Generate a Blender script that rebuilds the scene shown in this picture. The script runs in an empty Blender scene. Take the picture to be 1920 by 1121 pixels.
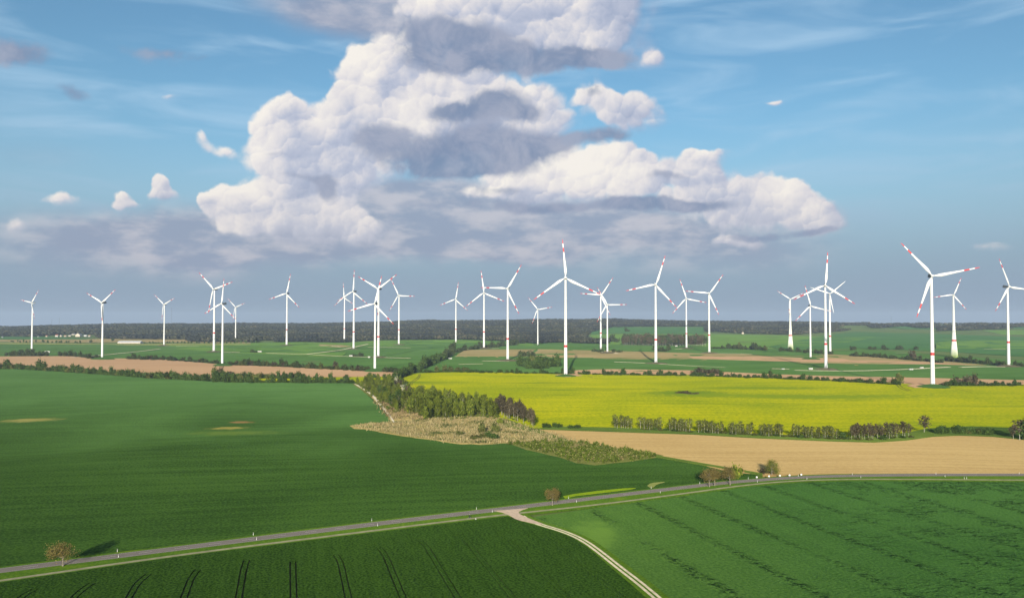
import bpy, math, random
import numpy as np
from mathutils import Vector, Matrix, geometry

random.seed(7)
rng = np.random.default_rng(7)
C = bpy.context.scene.collection
SC = bpy.context.scene
rad = math.radians

# ------------------------------------------------------------------ camera
FPX = 1493.0                    # focal length in pixels of a 1920 px wide frame
EYE = 601.0                     # image row of the camera's own level
PITCH = math.atan((EYE - 560.5) / FPX)
CAMZ = 85.0
cam = bpy.data.cameras.new('camera')
cam.sensor_width = 36.0
cam.lens = 36.0 * FPX / 1920.0
cam.clip_start = 1.0
cam.clip_end = 60000.0
camo = bpy.data.objects.new('camera', cam)
camo.location = (0, 0, CAMZ)
camo.rotation_euler = (math.pi / 2 + PITCH, 0, 0)
C.objects.link(camo)
SC.camera = camo

# ------------------------------------------------------------------ view
SC.view_settings.view_transform = 'Standard'
SC.view_settings.look = 'None'
SC.view_settings.gamma = 1.0
SC.view_settings.exposure = 0.42
SC.view_settings.use_curve_mapping = False
SC.cycles.use_denoising = True
SC.cycles.max_bounces = 5
SC.cycles.diffuse_bounces = 2
SC.cycles.glossy_bounces = 2
SC.cycles.transmission_bounces = 2
SC.cycles.transparent_max_bounces = 8
SC.cycles.volume_bounces = 0
SC.cycles.sample_clamp_indirect = 4.0

# ------------------------------------------------------------------ sun
SUN_EL = rad(14.0)
SUN_AZ = rad(186.0)             # clockwise from +Y: behind the camera, a little left
sd = Vector((math.sin(SUN_AZ) * math.cos(SUN_EL), math.cos(SUN_AZ) * math.cos(SUN_EL), math.sin(SUN_EL)))
sl = bpy.data.lights.new('sun', 'SUN')
sl.energy = 4.6
sl.angle = rad(0.53)
sl.color = (1.0, 0.90, 0.76)
so = bpy.data.objects.new('sun', sl)
so.location = (0, -50, 400)
so.rotation_euler = (-sd).to_track_quat('-Z', 'Y').to_euler()
C.objects.link(so)

# ------------------------------------------------------------------ world
W = bpy.data.worlds.new('World')
SC.world = W
W.use_nodes = True
W.cycles.sampling_method = 'NONE'


class NT:
    """small helper for building node trees"""
    def __init__(self, tree):
        self.t = tree
        self.n = tree.nodes
        self.l = tree.links

    def new(self, typ, ins=None, **kw):
        nd = self.n.new(typ)
        for k, v in kw.items():
            setattr(nd, k, v)
        if ins:
            for k, v in ins.items():
                self.put(nd.inputs[k], v)
        return nd

    def put(self, sock, v):
        if isinstance(v, bpy.types.NodeSocket):
            self.l.new(v, sock)
        else:
            if sock.type == 'RGBA' and len(v) == 3:
                v = (*v, 1.0)
            sock.default_value = v

    def m(self, op, a, b=0.0, c=0.0, clamp=False):
        nd = self.n.new('ShaderNodeMath')
        nd.operation = op
        nd.use_clamp = clamp
        self.put(nd.inputs[0], a)
        self.put(nd.inputs[1], b)
        self.put(nd.inputs[2], c)
        return nd.outputs[0]

    def v(self, op, a, b=(0, 0, 0), c=(0, 0, 0)):
        nd = self.n.new('ShaderNodeVectorMath')
        nd.operation = op
        self.put(nd.inputs[0], a)
        self.put(nd.inputs[1], b)
        if op in ('MULTIPLY_ADD',):
            self.put(nd.inputs[2], c)
        return nd.outputs['Value'] if op in ('DOT_PRODUCT', 'LENGTH', 'DISTANCE') else nd.outputs[0]

    def ss(self, x, a, b, lo=0.0, hi=1.0):
        nd = self.n.new('ShaderNodeMapRange')
        nd.interpolation_type = 'SMOOTHSTEP'
        self.put(nd.inputs[0], x)
        for i, q in enumerate((a, b, lo, hi)):
            self.put(nd.inputs[1 + i], q)
        return nd.outputs[0]

    def mix(self, f, a, b, blend='MIX'):
        nd = self.n.new('ShaderNodeMix')
        nd.data_type = 'RGBA'
        nd.blend_type = blend
        self.put(nd.inputs[0], f)
        self.put(nd.inputs[6], a)
        self.put(nd.inputs[7], b)
        return nd.outputs[2]

    def noise(self, vec, scale, detail=4.0, rough=0.5, out=0, dist=0.0, lac=2.0):
        nd = self.new('ShaderNodeTexNoise', {'Vector': vec, 'Scale': scale, 'Detail': detail,
                                             'Roughness': rough, 'Distortion': dist, 'Lacunarity': lac})
        return nd.outputs[out]

    def sep(self, v):
        nd = self.new('ShaderNodeSeparateXYZ', {0: v})
        return nd.outputs

    def comb(self, x, y, z):
        return self.new('ShaderNodeCombineXYZ', {0: x, 1: y, 2: z}).outputs[0]


def azel(u, v):
    """sky direction (degrees) of a point measured in the photograph"""
    az = math.atan((u - 960.0) / FPX)
    el = math.atan((EYE - v) / FPX * math.cos(az))
    return math.degrees(az), math.degrees(el), az


def cloud(u, v, ru, rv, w=1.0):
    a, e, az = azel(u, v)
    k = 57.3 / FPX
    return (a, e, ru * k * math.cos(az) ** 2, rv * k * math.cos(az), w)


WHITE = [  # cumulus heads: towers and puffs
    (700, 128, 52, 42), (745, 112, 36, 36), (770, 185, 120, 72), (880, 178, 70, 46), (1003, 186, 36, 34),
    (700, 205, 60, 45), (830, 235, 130, 50), (1010, 240, 60, 34),
    (528, 214, 38, 26), (545, 255, 66, 40), (620, 270, 90, 56), (570, 305, 80, 36), (660, 315, 68, 44),
    (455, 372, 50, 30), (540, 362, 34, 36), (510, 398, 105, 36), (612, 385, 44, 56), (665, 432, 56, 34),
    (560, 425, 110, 28), (392, 380, 16, 11),
    (298, 350, 17, 22, .85), (305, 374, 38, 13, .7), (218, 368, 20, 18, .72), (230, 386, 30, 9, .6), (105, 378, 44, 16, .56), (18, 424, 44, 22, .56),
    (1000, 320, 66, 40), (1075, 330, 90, 46), (1158, 298, 40, 22), (950, 352, 80, 22), (1190, 340, 110, 36),
    (1312, 322, 52, 15), (1330, 290, 46, 14, .8), (1345, 362, 100, 32), (1486, 376, 34, 32), (1530, 408, 50, 28),
    (1430, 402, 110, 32), (1568, 424, 26, 14), (1385, 452, 60, 11, .8),
    (1165, 195, 62, 26, .85), (1205, 225, 70, 26, .8), (1108, 178, 32, 20, .8),
    (1010, 36, 160, 60), (905, 30, 60, 40, .7), (1112, 56, 84, 58), (930, 6, 150, 30), (1228, 107, 20, 14, .8),
    (368, 262, 18, 22, .46), (412, 284, 44, 14, .42), (308, 180, 28, 10, .5), (1850, 465, 52, 14, .6), (1462, 194, 26, 8, .5),
    (920, -120, 420, 80), (1420, -190, 200, 50), (300, -210, 260, 50),
]
DARK = [  # grey undersides and cloud in shade
    (885, 268, 165, 40), (850, 306, 118, 26), (930, 184, 62, 24), (850, 200, 50, 16), (985, 205, 36, 12, .7), (1000, 268, 60, 18, .6),
    (850, 92, 100, 34), (985, 104, 150, 26, .9), (1110, 112, 90, 18, .8), (640, 30, 170, 30, .42), (860, 52, 110, 30, .45),
    (1140, 256, 60, 14, .75), (1105, 172, 26, 14, .7),
    (30, 98, 74, 28, .85), (125, 165, 44, 16, .7), (330, 100, 130, 14, .55), (300, 122, 60, 14, .3),
    (880, 378, 190, 20, .5), (1290, 384, 110, 13, .95), (1180, 376, 60, 13, .8), (1430, 440, 110, 10, .7), (1250, 330, 60, 10, .55), (1030, 390, 90, 12, .6), (940, 352, 50, 9, .5), (1540, 432, 40, 8, .5), (612, 350, 24, 24, .7), (560, 330, 60, 9, .5), (520, 285, 34, 9, .45), (700, 250, 40, 30, .5),
    (920, -60, 380, 30, .6),
]
PINK = [
    (610, 14, 150, 34, .75), (780, 36, 140, 54, 1.15), (700, 0, 200, 40, .6), (60, 285, 170, 40, .38),
    (830, 350, 150, 30, 1.1), (720, 380, 120, 40, .8), (480, 440, 260, 34, .7), (120, 455, 260, 50, .6), (300, 505, 300, 36, .5), (1250, 505, 300, 30, .4),  # thin violet grey layer below the cumulus
    (900, 430, 420, 50, .9), (1180, 430, 330, 40, .8), (560, 465, 260, 34, .7), (1400, 470, 190, 30, .55),
    (250, 430, 240, 40, .45), (950, 478, 110, 16, .9), (395, 485, 56, 20, .7), (700, 400, 200, 40, .7), (1000, 400, 200, 30, .6),
]


def field_group(name, lists, amp, scale):
    """cloud masks: sums of soft puffs at measured directions, ragged by noise.
    The first list also returns how far a point lies on the sunward side of its puffs."""
    g = bpy.data.node_groups.new(name, 'ShaderNodeTree')
    g.interface.new_socket('Direction', in_out='INPUT', socket_type='NodeSocketVector')
    for nm in ('Puffs', 'Shaded', 'Sheet', 'Sunward', 'Grain'):
        g.interface.new_socket(nm, in_out='OUTPUT', socket_type='NodeSocketFloat')
    q = NT(g)
    gi = g.nodes.new('NodeGroupInput')
    go = g.nodes.new('NodeGroupOutput')
    d = gi.outputs[0]
    x, y, z = q.sep(d)[:3]
    az = q.m('MULTIPLY', q.m('ARCTAN2', x, y), 57.2958)
    el = q.m('MULTIPLY', q.m('ARCSINE', z), 57.2958)
    p = q.comb(az, el, 0.0)
    n1 = q.v('SUBTRACT', q.noise(d, scale, 8.0, 0.58, out=1), (.5, .5, .5))
    p = q.v('MULTIPLY_ADD', n1, (amp, amp * .9, 0), p)
    LX, LY = -0.55, 0.83
    dirs = []
    for k, lst in enumerate(lists):
        acc = 0.0
        sun_acc = 0.0
        for b in lst:
            a, e, ra, re, w = cloud(*b)
            t = q.v('MULTIPLY_ADD', p, (1 / ra, 1 / re, 0), (-a / ra, -e / re, 0))
            gsn = q.m('POWER', 0.40, q.v('DOT_PRODUCT', t, t))
            acc = q.m('MULTIPLY_ADD', gsn, w, acc)
            if k == 0:
                sun_acc = q.m('MULTIPLY_ADD', gsn, q.v('DOT_PRODUCT', t, (LX * w, LY * w, 0)), sun_acc)
        if k == 0:
            # scattered cumulus for the rest of the sky, outside the part in view
            far = q.ss(q.m('ABSOLUTE', az), 38.0, 55.0)
            gen = q.noise(q.v('MULTIPLY', d, (1, 1, 2.2)), 3.2, 6.0, 0.55)
            gen = q.m('MULTIPLY', q.ss(gen, .52, .74), q.m('MULTIPLY', q.ss(el, 2.0, 10.0), 1.1))
            acc = q.m('MULTIPLY_ADD', far, gen, acc)
            sun = q.m('DIVIDE', sun_acc, q.m('ADD', acc, .05))
            grain = None
            n2 = q.v('SUBTRACT', q.noise(d, scale * 5.0, 6.0, 0.6, out=1), (.5, .5, .5))
            pv = q.v('MULTIPLY_ADD', n2, (1.1, 1.1, 0), p)
            for sc, amt in ((.42, .62), (1.05, .42)):
                vb = q.new('ShaderNodeTexVoronoi', {'Vector': pv, 'Scale': sc, 'Smoothness': .25},
                           feature='SMOOTH_F1', voronoi_dimensions='2D')
                acc = q.m('MULTIPLY', acc, q.m('MULTIPLY_ADD', vb.outputs['Distance'], -amt * 1.3, 1 + amt * .55))
                off = q.v('SUBTRACT', pv, vb.outputs['Position'])
                gr = q.v('DOT_PRODUCT', off, (LX * sc * amt, LY * sc * amt, 0))
                grain = gr if grain is None else q.m('ADD', grain, gr)
            q.l.new(sun, go.inputs[3])
            q.l.new(grain, go.inputs[4])
        q.l.new(acc, go.inputs[k])
    return g


def build_world():
    q = NT(W.node_tree)
    q.n.clear()
    out = q.n.new('ShaderNodeOutputWorld')
    bg = q.n.new('ShaderNodeBackground')
    SKY = 0.1
    bg.inputs[1].default_value = SKY
    sky = q.n.new('ShaderNodeTexSky')
    sky.sky_type = 'NISHITA'
    sky.sun_disc = False
    sky.sun_elevation = SUN_EL
    sky.sun_rotation = SUN_AZ
    sky.altitude = 100
    sky.air_density = 1.0
    sky.dust_density = 1.2
    sky.ozone_density = 1.5
    geo = q.n.new('ShaderNodeTexCoord')
    d = q.v('NORMALIZE', geo.outputs['Generated'])
    g0 = field_group('cloud_field', [WHITE, DARK, PINK], 2.3, 10.0)
    ga = q.n.new('ShaderNodeGroup'); ga.node_tree = g0
    q.l.new(d, ga.inputs[0])

    def col(r, g, b):           # display-referred radiance
        return (r / SKY, g / SKY, b / SKY)
    z = q.sep(d)[2]
    c = q.mix(1.0, sky.outputs[0], (.66, .93, 1.02), 'MULTIPLY')
    # thin high cirrus
    wv = q.v('MULTIPLY', d, (5.0, 5.0, 26.0))
    wr = q.new('ShaderNodeVectorRotate', {'Vector': wv, 'Axis': (0, 1, 0), 'Angle': rad(-20)}, rotation_type='AXIS_ANGLE').outputs[0]
    ci = q.noise(wr, 1.0, 5.0, 0.52, dist=.7)
    ci = q.m('MULTIPLY', q.ss(ci, .42, .78), q.m('MULTIPLY', q.ss(z, .03, .16), .56))
    c = q.mix(ci, c, col(.36, .51, .65))
    # milky air low over the horizon
    lo = q.m('MULTIPLY', q.ss(z, .27, .02), .92)
    c = q.mix(lo, c, q.mix(q.ss(z, .05, .2), col(.195, .255, .355), col(.258, .338, .432)))
    # violet grey sheet
    pk = q.m('MULTIPLY', q.ss(ga.outputs[2], .15, 1.25), .85)
    pn = q.noise(q.v('MULTIPLY', d, (1, 1, 2.6)), 16.0, 6.0, .55)
    pc = q.mix(q.ss(pn, .40, .66), col(.228, .264, .358), col(.42, .408, .455))
    c = q.mix(pk, c, pc)
    # cumulus
    fw = ga.outputs[0]
    aw = q.ss(fw, q.m('MULTIPLY_ADD', q.ss(ga.outputs[3], .15, -.7), -.12, .33), q.m('MULTIPLY_ADD', q.ss(ga.outputs[3], .15, -.7), .50, .57))
    lit = q.m('MULTIPLY_ADD', ga.outputs[3], .50, .60)
    lit = q.m('MULTIPLY_ADD', q.m('SUBTRACT', q.noise(d, 9.0, 9.0, .62, dist=.3), .5), 2.0, lit)
    s = q.m('MULTIPLY_ADD', ga.outputs[4], .36, lit, clamp=True)
    ramp = q.new('ShaderNodeValToRGB', {0: s})
    e = ramp.color_ramp.elements
    e[0].position = 0.0; e[0].color = (.22, .275, .40, 1)
    e[1].position = 1.0; e[1].color = (.70, .665, .62, 1)
    x = e.new(.42); x.color = (.375, .405, .50, 1)
    x = e.new(.72); x.color = (.58, .56, .575, 1)
    rc = q.v('SCALE', ramp.outputs[0]); rc.node.inputs[3].default_value = 1 / SKY
    low = q.ss(z, .20, .05)
    rc = q.mix(q.m('MULTIPLY', low, .34), rc, col(.55, .49, .445))
    c = q.mix(aw, c, rc)
    # shaded cloud
    dn = q.noise(d, 20.0, 8.0, .62, dist=.4)
    dk = q.m('MULTIPLY', q.ss(q.m('MULTIPLY_ADD', q.m('SUBTRACT', dn, .5), q.m('MULTIPLY', ga.outputs[1], 2.4), ga.outputs[1]), .28, .80), .92)
    dc = q.mix(q.ss(dn, .36, .64), col(.145, .20, .31), col(.265, .295, .385))
    c = q.mix(dk, c, dc)
    q.l.new(c, bg.inputs[0])
    q.l.new(bg.outputs[0], out.inputs[0])


build_world()

# ------------------------------------------------------------------ terrain
HORIZON = np.array([(-400, 611), (0, 610), (120, 608), (250, 605.5), (350, 606), (480, 605), (560, 606), (700, 603),
                    (800, 599.5), (900, 600), (1000, 598), (1060, 598), (1150, 597), (1250, 600), (1400, 602),
                    (1500, 602), (1600, 604), (1920, 604), (2300, 605)], float)
FAR = 6500.0


def H(x, y):
    """height of the ground: the earth's curve, gentle swells, wooded hills in the distance"""
    x = np.asarray(x, float)
    y = np.asarray(y, float)
    r = np.hypot(x, y)
    z = -r * r / 1.48e7
    a = np.clip((r - 180.0) / 350.0, 0, 1)
    a = a * a * (3 - 2 * a)
    z = z + a * (0.9 * np.sin(x / 83.0 + y / 140.0 + .6) + 1.1 * np.sin(y / 61.0 - x / 190.0) + .6 * np.sin(x / 37.0 - y / 71.0 + 2.0))
    u = 960 + FPX * x / np.maximum(y, 1.0)
    u = np.where(y > 1, np.clip(u, -400, 2300), np.where(x < 0, -400, 2300))
    v = np.interp(u, HORIZON[:, 0], HORIZON[:, 1])
    top = CAMZ - (v - EYE) / FPX * FAR - 17.0 + 2.85
    t = np.clip((r - 2900.0) / (FAR - 2900.0), 0, 1)
    z = z + top * t * t * (3 - 2 * t)
    return z


CP, SP = math.cos(PITCH), math.sin(PITCH)


def unproject(uv):
    """point of the ground seen at a pixel of the (1920 wide) photograph"""
    uv = np.atleast_2d(np.asarray(uv, float))
    rx = (uv[:, 0] - 960) / FPX
    ry = (560.5 - uv[:, 1]) / FPX
    dx, dy, dz = rx, CP - ry * SP, SP + ry * CP
    ts = np.geomspace(60, 7600, 260)
    g = CAMZ + dz[:, None] * ts - H(dx[:, None] * ts, dy[:, None] * ts)
    hit = g < 0
    i = np.where(hit.any(1), hit.argmax(1), len(ts) - 1)
    i = np.maximum(i, 1)
    lo, hi = ts[i - 1].copy(), ts[i].copy()
    for _ in range(26):
        mid = (lo + hi) / 2
        below = CAMZ + dz * mid - H(dx * mid, dy * mid) < 0
        hi = np.where(below, mid, hi)
        lo = np.where(below, lo, mid)
    return np.stack([dx * hi, dy * hi], 1)


def P3(u, v):
    x, y = unproject([(u, v)])[0]
    return float(x), float(y), float(H(x, y))


def px_at(y):
    """metres per photo pixel at a distance"""
    return y / FPX


def dens(poly, step, closed=True):
    poly = [tuple(p) for p in poly]
    out = []
    n = len(poly)
    for i in range(n if closed else n - 1):
        a, b = poly[i], poly[(i + 1) % n]
        k = max(1, int(math.hypot(b[0] - a[0], b[1] - a[1]) / step))
        for j in range(k):
            t = j / k
            out.append((a[0] + (b[0] - a[0]) * t, a[1] + (b[1] - a[1]) * t))
    if not closed:
        out.append(poly[-1])
    return out


def smooth(pts, n=2):
    """Chaikin rounding of an open polyline"""
    for _ in range(n):
        q = [pts[0]]
        for a, b in zip(pts[:-1], pts[1:]):
            q.append((a[0] * .75 + b[0] * .25, a[1] * .75 + b[1] * .25))
            q.append((a[0] * .25 + b[0] * .75, a[1] * .25 + b[1] * .75))
        q.append(pts[-1])
        pts = q
    return pts


def inside(poly, pts):
    poly = np.asarray(poly, float)
    x, y = pts[:, 0], pts[:, 1]
    c = np.zeros(len(pts), bool)
    j = len(poly) - 1
    for i in range(len(poly)):
        xi, yi = poly[i]
        xj, yj = poly[j]
        if yi != yj:
            c ^= ((yi > y) != (yj > y)) & (x < (xj - xi) * (y - yi) / (yj - yi) + xi)
        j = i
    return c


def mesh_obj(name, verts, faces, mats, parent=None, mat_idx=None, smooth_shade=False):
    me = bpy.data.meshes.new(name)
    me.from_pydata(verts, [], faces)
    for m in (mats if isinstance(mats, (list, tuple)) else [mats]):
        me.materials.append(m)
    if mat_idx is not None:
        me.polygons.foreach_set('material_index', np.asarray(mat_idx, np.int32))
    if smooth_shade:
        me.polygons.foreach_set('use_smooth', np.ones(len(me.polygons), bool))
    me.update()
    o = bpy.data.objects.new(name, me)
    C.objects.link(o)
    if parent is not None:
        o.parent = parent
    return o


def tag(o, label=None, cat=None, group=None, kind=None):
    if label: o['label'] = label
    if cat: o['category'] = cat
    if group: o['group'] = group
    if kind: o['kind'] = kind
    return o


def sheet(name, poly, off, mat, label=None, kind='structure', dv=None, skirt=1.6, jag=0.0):
    """a field: polygon measured in the photograph, laid on the terrain"""
    v = np.array([p[1] for p in poly])
    vmax, vmin = v.max(), v.min()
    step = 16 if vmin > 650 else 10
    d = np.array(dens(poly, step))
    if jag:
        d = d + rng.normal(0, jag, d.shape)
    bxy = unproject(d)
    if dv is None:
        dv = 12 if vmin > 690 else (5 if vmin > 640 else 3)
    us = np.arange(d[:, 0].min() + 9, d[:, 0].max(), 34)
    vs = np.arange(vmin + dv * .5, vmax, dv)
    if len(us) and len(vs):
        gu, gv = np.meshgrid(us, vs)
        gp = np.stack([gu.ravel(), gv.ravel()], 1)
        gp = gp[inside(d, gp)]
    else:
        gp = np.zeros((0, 2))
    ixy = unproject(gp) if len(gp) else np.zeros((0, 2))
    nb = len(bxy)
    allp = [Vector(p) for p in np.vstack([bxy, ixy])]
    edges = [(i, (i + 1) % nb) for i in range(nb)]
    r = geometry.delaunay_2d_cdt(allp, edges, [], 1, 1e-4)
    vx = np.array([(p.x, p.y) for p in r[0]])
    z = H(vx[:, 0], vx[:, 1]) + off
    verts = [(float(a), float(b), float(c)) for (a, b), c in zip(vx, z)]
    faces = [tuple(f) for f in r[2]]
    out = []
    for f in faces:
        a, b, c = (verts[k] for k in f[:3])
        cr = (b[0] - a[0]) * (c[1] - a[1]) - (b[1] - a[1]) * (c[0] - a[0])
        out.append(f if cr > 0 else tuple(reversed(f)))
    faces = out
    # skirt down to the soil along the outline
    cnt = {}
    for f in faces:
        for i in range(len(f)):
            e = (f[i], f[(i + 1) % len(f)])
            cnt[tuple(sorted(e))] = cnt.get(tuple(sorted(e)), []) + [e]
    low = {}
    for k, es in cnt.items():
        if len(es) == 1:
            a, b = es[0]
            for w in (a, b):
                if w not in low:
                    low[w] = len(verts)
                    verts.append((verts[w][0], verts[w][1], verts[w][2] - skirt))
            faces.append((b, a, low[a], low[b]))
    o = mesh_obj(name, verts, faces, mat)
    tag(o, label, None, None, kind)
    return o


def ribbon(name, line, width, off, mat, parent=None, skirt=0.5, kind='structure', label=None, xy=None, shift=0.0, step=10):
    """road or path: strip of a given width along a measured line"""
    if xy is None:
        xy = unproject(dens(line, step, False))
    xy = np.asarray(xy)
    t = np.gradient(xy, axis=0)
    t /= np.linalg.norm(t, axis=1)[:, None]
    nrm = np.stack([-t[:, 1], t[:, 0]], 1)
    verts, faces = [], []
    w = np.broadcast_to(np.asarray(width, float), (len(xy),))
    for i, (p, n) in enumerate(zip(xy, nrm)):
        l = p + n * (shift + w[i] / 2)
        r = p + n * (shift - w[i] / 2)
        zl, zr = float(H(*l)) + off, float(H(*r)) + off
        verts += [(l[0], l[1], zl), (r[0], r[1], zr), (l[0], l[1], zl - skirt), (r[0], r[1], zr - skirt)]
        if i:
            k = 4 * i
            faces += [(k - 4, k - 3, k + 1, k)]
            if skirt > 0:
                faces += [(k - 2, k - 4, k, k + 2), (k - 3, k - 1, k + 3, k + 1)]
    o = mesh_obj(name, [tuple(map(float, q)) for q in verts], faces, mat, parent)
    if parent is None:
        tag(o, label, None, None, kind)
    return o


# ------------------------------------------------------------------ materials
def new_mat(name, rough=0.9):
    m = bpy.data.materials.new(name)
    m.use_nodes = True
    q = NT(m.node_tree)
    b = q.n['Principled BSDF']
    b.inputs['Roughness'].default_value = rough
    b.inputs['Specular IOR Level'].default_value = 0.0
    b.inputs['Diffuse Roughness'].default_value = 1.0
    return m, q, b


def plain(name, col, rough=0.6, var=0.0, scale=3.0, spec=.3, dr=0.0):
    m, q, b = new_mat(name, rough)
    b.inputs['Diffuse Roughness'].default_value = dr
    b.inputs['Specular IOR Level'].default_value = spec
    if var:
        g = q.n.new('ShaderNodeTexCoord')
        n = q.noise(g.outputs['Object'], scale, 4.0)
        c = q.mix(q.ss(n, .3, .7), tuple(k * (1 - var) for k in col), tuple(min(1, k * (1 + var)) for k in col))
        q.l.new(c, b.inputs['Base Color'])
    else:
        b.inputs['Base Color'].default_value = (*col, 1)
    return m


def crop(name, dark, light, ang=0.0, slen=140.0, swid=7.0, streak=.6, large=.7, fine=.35, fscale=1.1, bump=.5, bdist=.25,
         patch=None, patch_lo=.66, patch_hi=.8, pscale=.008, tram=None, blotch=None, grad=None, gradx=None):
    """field of a crop: drilled rows, vigour patches, leaf grain"""
    m, q, b = new_mat(name, .85)
    pos = q.n.new('ShaderNodeNewGeometry').outputs['Position']
    rot = q.new('ShaderNodeVectorRotate', {'Vector': pos, 'Axis': (0, 0, 1), 'Angle': -ang}, rotation_type='AXIS_ANGLE').outputs[0]
    flat = q.v('MULTIPLY', pos, (1, 1, 0))
    nl = q.noise(flat, 1 / 170.0, 4.0, .55, dist=.6)
    ns = q.noise(q.v('MULTIPLY', rot, (1 / slen, 1 / swid, 0)), 1.0, 4.0, .6)
    nm = q.noise(flat, .11, 4.0, .6)
    nf = q.noise(flat, fscale, 3.0, .65)
    f = q.m('MULTIPLY', q.m('SUBTRACT', nl, .5), large * 2.0)
    f = q.m('MULTIPLY_ADD', q.m('SUBTRACT', ns, .5), streak * 2.0, f)
    f = q.m('MULTIPLY_ADD', q.m('SUBTRACT', nm, .5), .5, f)
    f = q.m('MULTIPLY_ADD', q.m('SUBTRACT', nf, .5), fine * 2.0, f)
    f = q.m('ADD', f, .5, clamp=True)
    c = q.mix(f, dark, light)
    if gradx:     # lighter, yellower green towards the farm track
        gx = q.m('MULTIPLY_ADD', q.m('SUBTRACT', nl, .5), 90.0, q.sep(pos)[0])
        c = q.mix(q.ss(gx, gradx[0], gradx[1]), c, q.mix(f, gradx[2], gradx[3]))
    if grad:      # darker greens near the road give way to paler ones farther off
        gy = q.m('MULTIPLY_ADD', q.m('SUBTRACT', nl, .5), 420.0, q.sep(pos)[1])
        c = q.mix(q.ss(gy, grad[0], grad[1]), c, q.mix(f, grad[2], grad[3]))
    if patch is not None:
        pn = q.noise(q.v('MULTIPLY', rot, (pscale * .45, pscale * 1.6, 0)), 1.0, 5.0, .6)
        c = q.mix(q.ss(pn, patch_lo, patch_hi), c, patch)
    if blotch:
        for (bx, by, rx, ry, bcol) in blotch:
            t = q.v('MULTIPLY_ADD', flat, (1 / rx, 1 / ry, 0), (-bx / rx, -by / ry, 0))
            l = q.v('LENGTH', t)
            l = q.m('MULTIPLY_ADD', q.m('SUBTRACT', nm, .5), 1.6, l)
            c = q.mix(q.ss(l, 1.1, .3), c, bcol)
    h = nf
    if tram is not None:
        # rough, wind-thrown crop along the wheel lines: relief and darker colour
        sp, wid, amt, oth = tram
        u = q.sep(q.new('ShaderNodeVectorRotate', {'Vector': pos, 'Axis': (0, 0, 1), 'Angle': -oth}, rotation_type='AXIS_ANGLE').outputs[0])[1]
        wob = q.m('MULTIPLY', q.m('SUBTRACT', q.noise(flat, .05, 4.0, .65), .5), 7.0)
        u = q.m('ADD', u, wob)
        k = q.m('PINGPONG', u, sp / 2)
        keep = q.ss(q.noise(q.v('ADD', flat, (500, 90, 0)), .016, 3.0, .55), .28, .55)
        band = q.m('MULTIPLY', q.ss(k, wid, .3), keep)
        east = q.ss(q.sep(pos)[0], 60.0, 230.0)
        pt = q.m('MULTIPLY', q.ss(q.noise(flat, .03, 5.0, .65), .46, .60), east)
        band = q.m('MAXIMUM', band, pt)
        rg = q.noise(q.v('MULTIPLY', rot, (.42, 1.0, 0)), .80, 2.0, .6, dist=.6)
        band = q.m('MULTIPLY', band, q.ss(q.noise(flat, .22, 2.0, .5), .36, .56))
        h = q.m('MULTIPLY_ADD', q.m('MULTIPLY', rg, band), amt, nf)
        c = q.mix(q.m('MULTIPLY', band, q.ss(rg, .48, .41)), c, tuple(k_ * .50 for k_ in dark))  # darker stems, and the shade of the hollows painted into the colour
    q.l.new(c, b.inputs['Base Color'])
    bp = q.new('ShaderNodeBump', {'Strength': bump, 'Distance': bdist, 'Height': h})
    q.l.new(bp.outputs[0], b.inputs['Normal'])
    return m


ROW = math.atan2(31, 159)
TRA = math.atan2(1, -.281)           # direction of the wheel lines
M = {}
bl = unproject([(55, 788), (430, 803), (452, 792), (30, 855), (440, 812)])
bs = unproject([(1118, 1003)])
by_ = unproject([(1292, 738), (1500, 745), (1420, 728)])
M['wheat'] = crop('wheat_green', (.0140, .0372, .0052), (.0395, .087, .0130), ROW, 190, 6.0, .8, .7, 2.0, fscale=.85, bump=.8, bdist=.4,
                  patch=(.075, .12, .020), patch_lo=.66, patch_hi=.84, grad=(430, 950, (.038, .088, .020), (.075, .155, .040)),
                  blotch=[(bl[0][0], bl[0][1], 30, 14, (.19, .18, .05)), (bl[1][0], bl[1][1], 17, 10, (.19, .17, .04)),
                          (bl[2][0], bl[2][1], 12, 8, (.17, .105, .04)), (bl[4][0], bl[4][1], 40, 16, (.070, .115, .02))])
M['wheat_dark'] = crop('wheat_deep_green', (.0088, .0265, .0028), (.0385, .086, .0095), TRA, 40, 1.6, .4, .5, 2.2, fscale=1.15, bump=1.0, bdist=.4)
M['barley'] = crop('barley_green', (.0245, .073, .0140), (.055, .131, .0255), TRA, 60, 5, .3, .7, 1.5, fscale=.95, bump=1.0, bdist=.45,
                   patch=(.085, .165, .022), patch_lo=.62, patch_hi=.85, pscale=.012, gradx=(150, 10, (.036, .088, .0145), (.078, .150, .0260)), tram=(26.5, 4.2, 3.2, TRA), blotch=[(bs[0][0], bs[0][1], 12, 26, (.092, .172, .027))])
M['rape'] = crop('rapeseed_yellow', (.135, .175, .0030), (.285, .275, .0025), rad(3), 260, 6.0, 1.1, .9, 1.8, fscale=.32, bump=.35,
                 patch=(.085, .135, .006), patch_lo=.52, patch_hi=.74, pscale=.009,
                 blotch=[(by_[0][0], by_[0][1], 62, 62, (.085, .135, .008)), (by_[1][0], by_[1][1], 190, 34, (.12, .165, .006)), (by_[2][0], by_[2][1], 120, 26, (.115, .16, .006))])

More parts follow.
